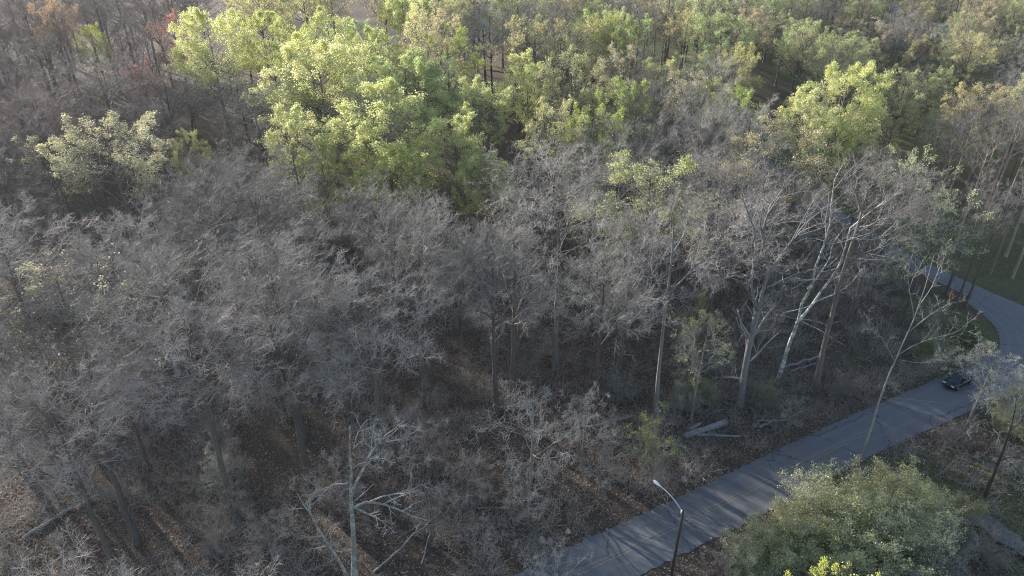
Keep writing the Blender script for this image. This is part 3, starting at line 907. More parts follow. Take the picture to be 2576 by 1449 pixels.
# trunks on the lawn beyond the junction
for i, (u, v, H) in enumerate([(2395, 636, 24), (2530, 644, 25), (2545, 701, 23), (2466, 585, 25), (2330, 590, 24), (2379, 742, 22), (2402, 776, 20), (2428, 772, 21), (2600, 600, 25), (2480, 520, 24), (2570, 560, 24)]):
    p = at(u, v)
    lab = ['lawn tree with a sunlit slim trunk nearest the far road', 'slim lawn tree with its long trunk striped by light, near the frame edge', 'lawn tree with a rosy sunlit trunk foot beside the far road',
           'slim tree deeper in the lawn, behind the nearest sunlit trunk', 'shaded slim tree where the far road slips behind the wood', 'dark leaning trunk at the near side of the junction, beside the orange post',
           'thin crooked tree on the green wedge of the junction', 'dark slim tree with a broken side branch on the junction wedge', 'slim lawn tree just past the frame edge', 'slim tree at the back of the striped lawn', 'slim tree far back on the striped lawn near the frame edge'][i]
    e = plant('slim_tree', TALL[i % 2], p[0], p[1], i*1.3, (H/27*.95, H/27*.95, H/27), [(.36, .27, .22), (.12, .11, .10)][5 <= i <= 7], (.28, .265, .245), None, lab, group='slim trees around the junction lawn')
    HERO_XY.append((p[0], p[1], 4))
    if i == 0: LANDMARKS.append(('the sunlit lawn tree', p[0], p[1]))

LANDMARKS += [('the orange post', *at(2391, 752)[:2]), ('the dark car', 58.1, 70.6), ('the street lamp', 14.5, 40.7), ('the big sawn log', *at(1780, 1088)[:2])]

for i, (u, v, H) in enumerate([(2290, 560, 24), (2365, 560, 25), (2440, 545, 24), (2505, 575, 25), (2575, 640, 24), (2420, 500, 25), (2535, 500, 24), (2350, 500, 24), (2490, 690, 20)]):
    p = at(u, v)
    e = plant('slim_tree', TALL[i % 2], p[0], p[1], i*1.7, (H/27*.9, H/27*.9, H/27), (.22, .18, .15), (.28, .265, .245), None, None, group='slim trees around the junction lawn')
    HERO_XY.append((p[0], p[1], 3.5))
    EXTRA.append((e, 'slim long-trunked tree', p[0], p[1]))

# ------------------------------------------------------------------ the rest of the wood
def zone(u, v, x, y):
    """kind, twig colour, leaf colour by where the tree stands"""
    r = rnd.random()
    if y < 104 and x > 40: return ('bare', rnd.choice(GREYS), None)
    if u < 430 and v < 250:
        return ('bare', rnd.choice(BROWNS), None) if r < .85 else ('bud', rnd.choice(BROWNS), rnd.choice([(.38, .32, .27), (.36, .33, .23)]))
    if v < 120 and 600 < u < 1050:
        return ('green', tw, rnd.choice(GREENS)) if r < .5 else ('bud', tw, rnd.choice(BUDS))
    if v > 275 and 1050 < u < 1650: return ('bare', rnd.choice(GREYS), None)
    if v < 330 and u > 1050:
        if u > 1650 and v < 190:
            if r < .34: return ('bare', rnd.choice(GREYS), None)
            return ('bud', (.30, .28, .23), rnd.choice(OLIVES+BUDS))
        if r < .36: return ('bare', rnd.choice(GREYS), None)
        if r < (.93 if v < 150 else 2): return ('bud', (.28, .255, .21), rnd.choice(BUDS+OLIVES))
        return ('green', tw, rnd.choice(GREENS))
    if v < 480 and u > 2300:
        return ('bud', (.28, .26, .21), rnd.choice(OLIVES)) if r < .75 else ('bare', rnd.choice(GREYS), None)
    if v < 345 and 1250 < u <= 2300:
        if r < .42: return ('bud', (.30, .28, .24), rnd.choice(BUDS))
        return ('bare', rnd.choice(GREYS), None)
    return ('bare', rnd.choice(GREYS), None)

for hu, hv in ((2240, 45), (2385, 98), (2095, 165)):
    hp = at(hu, hv)
    HERO_XY.append((hp[0], hp[1], 11))
CAND = []
prng = np.random.default_rng(3)
yy = 22.0
while yy < 335:
    sp = 10.3 if yy < 84 else 7.9+yy*.011
    half = 26+.86*math.hypot(yy, 35)
    for xx in np.arange(-half-25, half+18, sp):
        CAND.append((xx+prng.uniform(-.38, .38)*sp, yy+prng.uniform(-.38, .38)*sp))
    yy += sp

OPEN = [(405, 610, -60, 120), (625, 925, 60, 255), (740, 1290, 185, 420), (1985, 2275, 130, 320), (30, 440, 215, 455), (-20, 215, 560, 660), (1060, 1190, 20, 110), (1230, 1420, 90, 200), (2400, 2560, 160, 300), (170, 260, 20, 90), (620, 1000, -60, 40), (2215, 2265, 0, 110), (2350, 2420, 40, 150), (2070, 2125, 110, 230)]
GENERIC = []
for x, y in CAND:
    if any((x-a)**2+(y-b_)**2 < r*r for a, b_, r in HERO_XY): continue
    dm, du = float(polydist(MAIN, x, y)), float(polydist(UPPER, x, y))
    if dm < 7 or du < 6.5: continue
    road_y = np.interp(x, MAIN[:9, 0], MAIN[:9, 1])
    if x < 62 and y < road_y+9: continue                 # camera side of the road
    if x >= 62 and y < 74: continue
    if x < -8 and y < 43: continue
    if -14 < x < 22 and y < 56: continue                 # open brush between snag and road
    if 22 <= x < 64 and y < road_y+13: continue
    if 22 < x < 60 and y < 86 and prng.random() < .4: continue   # the dim clearing
    if x > 62 and 74 < y < 118 and x-62 > (y-74)*.1 and prng.random() < .8: continue   # the lawn
    if 44 < x < 92 and 112 < y < 140 and prng.random() < .6: continue      # light reaches the lawn here
    if x > 55 and 150 < y < 235 and prng.random() < .1: continue
    H = prng.uniform(21, 28.5) if y > 84 else prng.uniform(24.5, 29.5)
    if x > 20 and y > 120: H *= .9
    z = hz(x, y)
    u, v, dep = proj(x, y, z+H)
    if v < -200 or dep < 10: continue
    if y > 215 and x < 30: continue
    if v > 1560 or u < -330 or u > 2576+230: continue
    if any(a < u < b_ and c < v < d for a, b_, c, d in OPEN):
        H = prng.uniform(10, 17)                          # only low trees where a chosen crown shows
        u, v, dep = proj(x, y, z+H)
        if any(a < u < b_ and c < v < c+(d-c)*.72 for a, b_, c, d in OPEN): continue
    GENERIC.append((x, y, H, u, v))

KIND_NAME = {'bare': 'bare_tree', 'bud': 'budding_tree', 'green': 'green_tree'}
KIND_GROUP = {'bare': 'bare grey trees of the wood', 'bud': 'budding trees of the wood', 'green': 'bright green trees of the wood'}
AUTO = list(EXTRA)
for i, (x, y, H, u, v) in enumerate(GENERIC):
    kind, twig, leafc = zone(u, v, x, y)
    P = {'bare': BARE, 'bud': BUD, 'green': GREEN}[kind]
    if x > 62 and y < 135 and kind == 'bare':
        P = TALL
    if kind == 'bare' and rnd.random() < .16 and (u > 1350 and v < 520):
        P, leafc = FLECK, rnd.choice(BUDS)
    pr = P[rnd.randrange(len(P))]
    s = H/pr['H']
    w = s*(rnd.uniform(.98, 1.3) if y > 84 else rnd.uniform(1.0, 1.35))
    if y < 84 and kind == 'bare':
        pr = HIGH[rnd.randrange(len(HIGH))]
    f = rnd.uniform(.72, 1.28)
    e = plant(KIND_NAME[kind], pr, x, y, rnd.uniform(0, 6.28), (w, w*rnd.uniform(.92, 1.08), s), rnd.choice(BARKS), tuple(c*f for c in twig), None if leafc is None else tuple(c*rnd.uniform(.9, 1.1) for c in leafc),
              None, 'tree', KIND_GROUP[kind], 0, (rnd.uniform(-.04, .04), rnd.uniform(-.04, .04)))
    d = {'bare': 'bare grey tree', 'bud': 'budding tree', 'green': 'bright green tree'}[kind]
    if P is FLECK: d = 'leaf-flecked grey tree'
    elif kind == 'bare' and twig in BROWNS: d = 'bare brown tree'
    if kind == 'bud':
        d = 'budding olive tree' if leafc in OLIVES else ('pale green budding tree' if leafc in BUDS else 'russet budding tree')
    look = 'pale' if f > 1.1 and 'pale' not in d else ('dark' if f < .9 and 'pale' not in d else '')
    shape = 'broad' if w/s > 1.2 else ('narrow' if w/s < 1.06 else '')
    d = ' '.join(q for q in (shape, look, d) if q)
    AUTO.append((e, d, x, y))

# understory: half-grown trees between the big ones
n_small = 0
for x, y in prng.uniform((-60, 36), (70, 110), (700, 2)):
    if n_small >= 75: break
    if x < -12 and y < 75 and prng.random() < .7: continue
    dm, du = float(polydist(MAIN, x, y)), float(polydist(UPPER, x, y))
    road_y = np.interp(x, MAIN[:9, 0], MAIN[:9, 1])
    if dm < 5.0 or du < 6 or (x < 62 and y < road_y+4.5) or (x >= 62 and y < 92): continue
    if any((x-a)**2+(y-b_)**2 < 6 for a, b_, r in HERO_XY): continue
    H = prng.uniform(4.5, 11)
    z = hz(x, y)
    u, v, dep = proj(x, y, z+H)
    if not (-60 < u < 2640 and 300 < v < 1440): continue
    k = rnd.randrange(3) if x > 10 else rnd.randrange(2)
    e = plant('young_tree', SMALL[k], x, y, rnd.uniform(0, 6.28), H/9, rnd.choice(BARKS), rnd.choice(GREYS), (.30, .33, .12), None, 'tree', 'half-grown trees under the canopy', 0, (rnd.uniform(-.1, .1), rnd.uniform(-.1, .1)))
    AUTO.append((e, 'young flecked tree' if k == 2 else 'half-grown thin bare tree', x, y))
    n_small += 1

# ------------------------------------------------------------------ verge shrubs
def make_shrub(name, seed, R=3.4, H=4.6, nl=17, leaves=14000, size=.10):
    rng = np.random.default_rng(seed)
    az = np.arange(nl)*2.4+rng.normal(0, .3, nl)
    el = rng.uniform(.45, 1.45, nl)
    X0 = np.column_stack([rng.normal(0, .35, nl), rng.normal(0, .35, nl), np.full(nl, -.15)])
    d = np.column_stack([np.cos(az)*np.cos(el), np.sin(az)*np.cos(el), np.sin(el)])
    L = np.where(el > .9, H*.85, R*.95)*rng.uniform(.8, 1.15, nl)
    pts = [X0]
    for q in range(7):
        d = unit(d+np.array([0, 0, .02])+rng.normal(0, .13, d.shape))
        pts.append(pts[-1]+d*(L/7)[:, None])
    LP = np.stack(pts, 1)
    LR = np.full(nl, .045)[:, None]*np.linspace(1, .3, 8)[None]
    tr = Acc(); tubes(tr, LP, LR, 5)
    acc, tips = crown_from([LP], [LR], rng, 8, 5, 5, .011, (.42, .5, .6), (.15, .15, .2), .25)
    lm = None
    if leaves:
        la = Acc()
        X = tips[rng.choice(len(tips), leaves)]+rng.normal(0, .1, (leaves, 3))
        X[:, 2] = np.maximum(X[:, 2], .1)
        leaf_quads(la, X, size, rng, .8)
        lm = la.mesh(name+'_leaves', M_LEAF)
    return dict(trunk=tr.mesh(name+'_stems', M_BARK, True), crown=acc.mesh(name+'_twigs', M_TWIG), leaves=lm, H=H, Rc=R)

def shrub(pr, u, v, s, rz, twig, leafc, label, up=1.0):
    p = at(u, v)
    e = empty('shrub', (p[0], p[1], hz(p[0], p[1])), rz, (s, s, s*up))
    obj('stems', pr['trunk'], e, color=(.12, .105, .09))
    c = obj('twigs', pr['crown'], e, color=twig)
    if pr['leaves'] is not None: obj('leaves', pr['leaves'], c, color=leafc)
    tag(e, label, 'shrub', 'shrubs along the road verges')
SHRUB = [make_shrub('shrub0', 101), make_shrub('shrub1', 102, 3.8, 4.0), make_shrub('shrub2', 103, 3.0, 4.2, 13, 0)]
LG, LO, LD = (.56, .59, .36), (.66, .66, .35), (.47, .51, .29)
for q in [(0, 2055, 1335, 1.4, 0, (.36, .35, .32), LG, 'broad grey-green shrub on the near verge, behind the road-edge shrubs'),
          (1, 2170, 1318, 1.5, 1, (.36, .35, .32), LO, 'largest fresh-green shrub in the middle of the near verge thicket'),
          (0, 2285, 1300, 1.25, 2, (.35, .34, .31), LO, 'fresh-green shrub at the far end of the near verge thicket'),
          (1, 2375, 1312, 1.0, 3, (.27, .25, .21), (.46, .44, .24), 'golden-green shrub standing a little apart, beside the pale gravel drive'),
          (0, 1950, 1405, 1.2, 4, (.24, .22, .2), LD, 'dark green shrub by the road edge behind the lamp pole'),
          (1, 2110, 1425, 1.45, 5, (.35, .34, .31), LD, 'dark shrub under the sunlit yellow-green treetop'),
          (0, 2255, 1415, 1.4, 6, (.37, .36, .34), LG, 'grey-green shrub in front of the largest verge shrub'),
          (2, 2350, 1425, 1.4, 1, (.30, .29, .27), None, 'leafless grey shrub beside the gravel drive, front row'),
          (2, 1830, 1445, .9, 2, (.33, .29, .27), None, 'leafless reddish-grey shrub right of the lamp pole'),
          (0, 1885, 1436, .9, 1, (.36, .35, .32), LG, 'low grey-green shrub at the lower road edge, nearest the lamp pole foot'),
          (1, 2000, 1372, .9, 3, (.36, .35, .32), LO, 'small fresh-green shrub overhanging the road edge'),
          (2, 2470, 1410, 1.0, 2, (.28, .25, .22), None, 'leafless brownish shrub at the lower right corner'),
          (2, 2530, 1200, 1.2, 3, (.30, .30, .27), None, 'leafless grey shrub behind the black-trunked tree'),
          (0, 2560, 1090, 1.1, 3, (.28, .28, .25), (.30, .34, .19), 'grey-green shrub at the frame edge above the black-trunked tree'),
          (2, 2400, 1115, .9, 5, (.28, .27, .25), None, 'leafless shrub on the verge across from the dark car'),
          (0, 2330, 905, .8, 5, (.22, .22, .19), (.20, .27, .11), 'dark green shrub by the road behind the dark car'),
          (1, 2440, 860, .7, 2, (.22, .22, .19), (.17, .24, .09), 'low dark green shrub on the junction wedge'),
          (2, 1560, 1000, 1.1, 2, (.30, .30, .28), None, 'leafless shrub left of the straight tree in the clearing'),
          (2, 1720, 1040, 1.2, 3, (.34, .34, .31), None, 'pale leafless shrub between the clearing tree and the massive forked tree'),
          (0, 1750, 1010, .9, 3, (.30, .30, .27), (.34, .36, .18), 'green-flecked shrub beside the foot of the massive forked tree'),
          (2, 2120, 1000, 1.0, 3, (.28, .25, .23), None, 'leafless shrub at the road edge, right of the stout brown-trunked tree'),
          (2, 1930, 1030, .9, 3, (.29, .26, .24), None, 'leafless shrub between the forked and the white-limbed trees')]:
    shrub(SHRUB[q[0]], *q[1:])

# ------------------------------------------------------------------ brushwood and leaf litter (uncountable)
def simple_mat(name, col, rough=.8):
    return flat(name, col, rough, 0, .35, 2.0)
M_BRUSH = simple_mat('brushwood', (.34, .305, .275), .7)

def brush_mesh(i):
    rng = np.random.default_rng(300+i)
    n = 9
    az = rng.uniform(0, 6.28, n); el = rng.uniform(.6, 1.5, n)
    X0 = np.column_stack([rng.normal(0, .35, n), rng.normal(0, .35, n), np.full(n, -.05)])
    d = np.column_stack([np.cos(az)*np.cos(el), np.sin(az)*np.cos(el), np.sin(el)])
    pts = [X0]
    L = rng.uniform(1.0, 2.4, n)
    for q in range(4):
        d = unit(d+rng.normal(0, .15, d.shape)+np.array([0, 0, -.12*q]))
        pts.append(pts[-1]+d*(L/4)[:, None])
    P = np.stack(pts, 1); R = np.full(n, .015)[:, None]*np.linspace(1, .5, 5)[None]
    acc = Acc(); tubes(acc, P, R, 3)
    Q, RR = spawn(P, R, 7, .2, 1, .8, .5, 3, .1, .25, .7, rng, .5, .008, .25)
    tubes(acc, Q, RR, 3)
    return acc.mesh('brush%d' % i, M_BRUSH)

def scatter(name, protos, pts, rots, scls, label, cat):
    col = bpy.data.collections.new(name+'_pieces')
    for i, me in enumerate(protos):
        col.objects.link(bpy.data.objects.new('%s_piece' % name, me))
    pm = bpy.data.meshes.new(name)
    pm.vertices.add(len(pts))
    pm.vertices.foreach_set('co', np.asarray(pts, np.float32).ravel())
    a = pm.attributes.new('rot', 'FLOAT', 'POINT'); a.data.foreach_set('value', np.asarray(rots, np.float32))
    a = pm.attributes.new('scl', 'FLOAT', 'POINT'); a.data.foreach_set('value', np.asarray(scls, np.float32))
    o = obj(name, pm)
    ng = bpy.data.node_groups.new(name+'_scatter', 'GeometryNodeTree')
    ng.interface.new_socket('Geometry', in_out='INPUT', socket_type='NodeSocketGeometry')
    ng.interface.new_socket('Geometry', in_out='OUTPUT', socket_type='NodeSocketGeometry')
    gi = ng.nodes.new('NodeGroupInput'); go = ng.nodes.new('NodeGroupOutput')
    ip = ng.nodes.new('GeometryNodeInstanceOnPoints')
    ci = ng.nodes.new('GeometryNodeCollectionInfo')
    ci.inputs['Collection'].default_value = col
    ci.inputs['Separate Children'].default_value = True
    ci.inputs['Reset Children'].default_value = True
    ip.inputs['Pick Instance'].default_value = True
    r = ng.nodes.new('GeometryNodeInputNamedAttribute'); r.data_type = 'FLOAT'; r.inputs[0].default_value = 'rot'
    sc = ng.nodes.new('GeometryNodeInputNamedAttribute'); sc.data_type = 'FLOAT'; sc.inputs[0].default_value = 'scl'
    cx = ng.nodes.new('ShaderNodeCombineXYZ')
    L = ng.links.new
    L(r.outputs[0], cx.inputs[2]); L(cx.outputs[0], ip.inputs['Rotation']); L(sc.outputs[0], ip.inputs['Scale'])
    L(gi.outputs[0], ip.inputs['Points']); L(ci.outputs[0], ip.inputs['Instance']); L(ip.outputs[0], go.inputs[0])
    md = o.modifiers.new('scatter', 'NODES'); md.node_group = ng
    tag(o, label, cat, kind='stuff')
    return o

srng = np.random.default_rng(11)
def floor_points(n, xlo, xhi, ylo, yhi, margin, camside=True):
    x = srng.uniform(xlo, xhi, n); y = ylo+(yhi-ylo)*srng.uniform(0, 1, n)**1.3
    dm, du = polydist(MAIN, x, y), polydist(UPPER, x, y)
    z = height(x, y)
    u, v, _ = proj(x, y, z)
    ok = (dm > margin) & (du > margin) & (u > -90) & (u < 2670) & (v < 1530)
    lawn = (x > 62) & (y < 125)
    road_y = np.interp(x, MAIN[:9, 0], MAIN[:9, 1])
    ok &= ~lawn
    if not camside: ok &= ~((x < 62) & (y < road_y))
    return np.column_stack([x, y, z])[ok]

bp = floor_points(10000, -75, 75, 34, 125, 3.7)
dens = .45+.55*np.sin(bp[:, 0]*.23+1)*np.sin(bp[:, 1]*.19)+.35*(bp[:, 0] > 15)
near = (bp[:, 0] < 62) & (bp[:, 1] < np.interp(bp[:, 0], MAIN[:9, 0], MAIN[:9, 1]))
bp = bp[srng.uniform(0, 1, len(bp)) < dens*np.where(near, .3, 1)]
scatter('brushwood', [brush_mesh(i) for i in range(4)], bp, srng.uniform(0, 6.28, len(bp)), srng.uniform(.5, 1.35, len(bp)), 'tangled leafless brushwood covering the woodland floor', 'brushwood')

def litter():
    pts = floor_points(150000, -70, 66, 33, 92, 2.45)
    dm = polydist(MAIN, pts[:, 0], pts[:, 1])
    pts = pts[(dm > 3.05) | (srng.uniform(0, 1, len(pts)) < .45*(dm-2.45)/.6)]
    dm = polydist(MAIN, pts[:, 0], pts[:, 1])
    pts[:, 2] += np.where(dm < 3.1, .075, 0)
    rng = np.random.default_rng(12)
    acc = Acc()
    X = pts+np.array([0, 0, .04])
    leaf_quads(acc, X, .17, rng, 2.2)
    m, nt, b = mat('dead_leaf')
    g = nt.nodes.new('ShaderNodeNewGeometry')
    nt.links.new(ramp(nt, g.outputs['Random Per Island'], [(0, (.085, .062, .052)), (.4, (.17, .125, .105)), (.75, (.26, .195, .165)), (1, (.42, .33, .28))]), b.inputs['Base Color'])
    b.inputs['Roughness'].default_value = .8
    o = obj('leaf_litter', acc.mesh('leaf_litter', m))
    tag(o, 'fallen brown leaves strewn over the woodland floor', 'leaves', kind='stuff')
litter()

# ------------------------------------------------------------------ logs, stones, posts
M_LOG = flat('weathered_log', (.30, .29, .29), .8, 0, .4, 3)
M_CUT = flat('sawn_wood', (.42, .36, .27), .8, 0, .25, 8)
M_STONE = flat('pale_stone', (.42, .41, .37), .85, 0, .3, 3)

def log(u0, v0, u1, v1, r0, r1, label, lift=0., stubs=2, seed=0, bend=.1, name='fallen_log'):
    rng = np.random.default_rng(seed)
    a, b = at(u0, v0), at(u1, v1)
    a[2] += r0*.75; b[2] += r1*.75+lift
    K = 8
    t = np.linspace(0, 1, K)[:, None]
    P = a+(b-a)*t+rng.normal(0, bend, (K, 3))*np.array([1, 1, .4])*np.sin(t*math.pi)
    R = np.linspace(r0, r1, K)*rng.uniform(.93, 1.07, K)
    base = a.copy(); base[2] -= r0*.75
    e = empty(name, tuple(base))
    acc = Acc(); tubes(acc, (P-base)[None], R[None], 9)
    obj('stem', acc.mesh('log_stem', M_LOG, True), e)
    # sawn ends
    for k, rr, s in ((0, R[0], -1), (K-1, R[-1], 1)):
        T = unit(P[1]-P[0]) if k == 0 else unit(P[-1]-P[-2])
        c = Acc(); tubes(c, np.stack([P[k]-base-T*s*.02, P[k]-base+T*s*.012])[None], np.array([[rr*.97, rr*.95]]), 9, cap=True)
        obj('sawn_end', c.mesh('sawn_end', M_CUT), e)
    if stubs:
        Q, RR = spawn((P-base)[None], R[None], stubs, .2, .9, .9, .22, 4, .15, .15, .35, rng, .4, .02, .3)
        acc = Acc(); tubes(acc, Q, RR, 5)
        for i in range(stubs):
            c = Acc(); tubes(c, Q[i:i+1], RR[i:i+1], 5)
            obj('branch_stub', c.mesh('branch_stub', M_LOG, True), e)
    tag(e, label, 'log', 'fallen logs and limbs')

log(1722, 1102, 1826, 1066, .34, .42, 'thickest sawn grey log of the roadside heap', 0, 2, 1)
log(1752, 1096, 1862, 1099, .17, .13, 'pale thin log lying along the front of the roadside heap', 0, 0, 2, .05)
log(1735, 1084, 1762, 1068, .26, .22, 'short grey log butt behind the thickest log of the heap', 0, 0, 3, .02)
log(1692, 1117, 1738, 1132, .13, .07, 'thin grey pole lying left of the roadside log heap', 0, 1, 4, .05)
log(1905, 1060, 1985, 1062, .13, .07, 'pale bleached limb lying by the road, right of the log heap', .3, 3, 5, .12)
log(1912, 1076, 1950, 1062, .16, .10, 'gnarled bleached limb crossed under the pale roadside limb', .2, 3, 6, .15)
log(1898, 1074, 1925, 1052, .09, .05, 'short broken limb propped against the bleached roadside limbs', .5, 1, 7, .05)
log(1500, 1072, 1590, 1050, .22, .16, 'dark blue-grey log lying in the brush left of the clearing tree', 0, 1, 8, .1)
log(940, 1440, 1110, 1302, .10, .05, 'long thin pole fallen aslant, right of the bleached dead snag', .8, 2, 9, .15)
log(1060, 1420, 1085, 1350, .07, .05, 'curved pale stick standing out of the litter, right of the dead snag', .8, 0, 10, .1)
log(1195, 1278, 1280, 1280, .08, .05, 'slim pale pole lying level in the brush in front of the low crooked tree', .1, 1, 11, .06)
log(1545, 868, 1600, 920, .16, .09, 'arched pale limb lying in the dim clearing', .5, 2, 12, .3)
log(1975, 925, 2060, 905, .17, .12, 'pale bent limb lying behind the stout brown-trunked tree', .6, 1, 13, .2)
log(60, 1355, 250, 1250, .16, .10, 'dark fallen trunk half hidden at the lower left of the wood', .3, 2, 14, .2)
log(1990, 935, 2060, 918, .12, .07, 'slim bleached limb at the foot of the white-limbed tree', .4, 2, 15, .1)

def stone(u, v, r, label, seed):
    rng = np.random.default_rng(seed)
    import bmesh
    bm = bmesh.new()
    bmesh.ops.create_icosphere(bm, subdivisions=3, radius=r)
    for w in bm.verts:
        c = w.co/r
        k = 1+.16*math.sin(c.x*3.1+seed)+.13*math.sin(c.y*4.3+seed*2)+.1*math.sin(c.z*5+c.x*4)+rng.normal(0, .015)
        w.co = w.co*k
        w.co.z *= .72
    me = bpy.data.meshes.new('boulder'); bm.to_mesh(me); bm.free()
    me.materials.append(M_STONE)
    p = at(u, v)
    o = obj('boulder', me, None, (p[0], p[1], hz(p[0], p[1])+r*.4))
    tag(o, label, 'boulder', 'pale boulders in the litter')
stone(1429, 1339, .28, 'small round pale boulder closest to the road edge', 1)
stone(1363, 1362, .36, 'larger round pale boulder in the leaf litter, farther from the road', 2)
stone(1722, 1208, .32, 'grey weathered boulder beside the pale marker post', 3)

def post(u, v, h, col, name, label, r=.07, panel=None):
    p = at(u, v)
    e = empty(name, (p[0], p[1], hz(p[0], p[1])))
    m = flat(name+'_paint', col, .6, 0, .15)
    a = Acc(); tubes(a, np.array([[(0, 0, -.2), (0, 0, h*.5), (.01, 0, h)]], float), np.array([[r, r, r*.9]]), 8, cap=True)
    obj('shaft', a.mesh('shaft', m, True), e)
    a = Acc(); tubes(a, np.array([[(0, 0, h), (.01, 0, h+.08)]], float), np.array([[r*1.25, r*.8]]), 8, cap=True)
    obj('cap', a.mesh('cap', m), e)
    if panel:
        a = Acc(); a.box((-.17, -.04-r, h*.35), (.17, -r, h*.95)); obj('panel', a.mesh('panel', m), e)
    tag(e, label, 'post')
post(1735, 1198, .95, (.62, .60, .52), 'marker_post', 'small pale marker post in the leaf litter behind the street lamp head', .08)
post(2391, 752, 1.0, (.62, .16, .03), 'roadside_post', 'small orange post on the near side of the junction', .12, True)

# ------------------------------------------------------------------ street lamp
def street_lamp():
    bx, by = 14.5, 40.7
    e = empty('street_lamp', (bx, by, hz(bx, by)))
    wood = flat('dark_pole_wood', (.045, .034, .028), .8, 0, .35, 4)
    steel = flat('galvanised_steel', (.55, .57, .60), .4, .6, .12)
    lensm = flat('lamp_lens', (.75, .78, .82), .25, 0, .05)
    H = 9.75
    a = Acc(); tubes(a, np.array([[(0, 0, -.4), (0, 0, H*.5), (.02, 0, H)]], float), np.array([[.15, .13, .105]]), 12, cap=True)
    obj('pole', a.mesh('pole', wood, True), e)
    end = np.array((-1.55, 2.2, .75))
    t = np.linspace(0, 1, 9)[:, None]
    P = np.array((0, 0, H-.25))+end*t+np.array((0, 0, .28))*np.sin(t*math.pi)
    a = Acc(); tubes(a, P[None], np.full((1, 9), .05), 8)
    arm = obj('arm', a.mesh('arm', steel, True), e)
    a = Acc(); a.box((-.13, -.06, H-.55), (.13, .17, H-.1)); obj('bracket', a.mesh('bracket', steel), arm)
    # cobra head: a flattened tapering shell
    d = unit(end*np.array((1, 1, .12)))
    K = 9
    s = np.linspace(0, 1, K)
    prof = np.array([.05, .085, .125, .155, .17, .17, .155, .115, .03])
    Q = P[-1]+d*(s[:, None]*.95-.05)
    sx = unit(np.cross(d, (0, 0, 1.)))
    th = np.arange(12)*math.pi/6
    V = Q[:, None, :]+prof[:, None, None]*(sx*np.cos(th)[:, None]+np.array((0, 0, .5))*np.sin(th)[:, None])[None]
    q = [(i*12+j, i*12+(j+1) % 12, (i+1)*12+(j+1) % 12, (i+1)*12+j) for i in range(K-1) for j in range(12)]
    a = Acc(); a.add(V, q)
    head = obj('lamp_head', a.mesh('lamp_head', flat('lamp_housing', (.62, .66, .72), .45, 0, .06), True), e)
    V2 = (Q[2:7, None, :]+prof[2:7, None, None]*.75*(sx*np.cos(th)[:, None]+np.array((0, 0, .55))*np.sin(th)[:, None])[None])-np.array((0, 0, .035))
    a = Acc(); a.add(V2, [(i*12+j, i*12+(j+1) % 12, (i+1)*12+(j+1) % 12, (i+1)*12+j) for i in range(4) for j in range(12)])
    obj('lens', a.mesh('lens', lensm, True), head)
    tag(e, 'street lamp with pale cobra head on a dark wooden pole by the road', 'street lamp')
street_lamp()

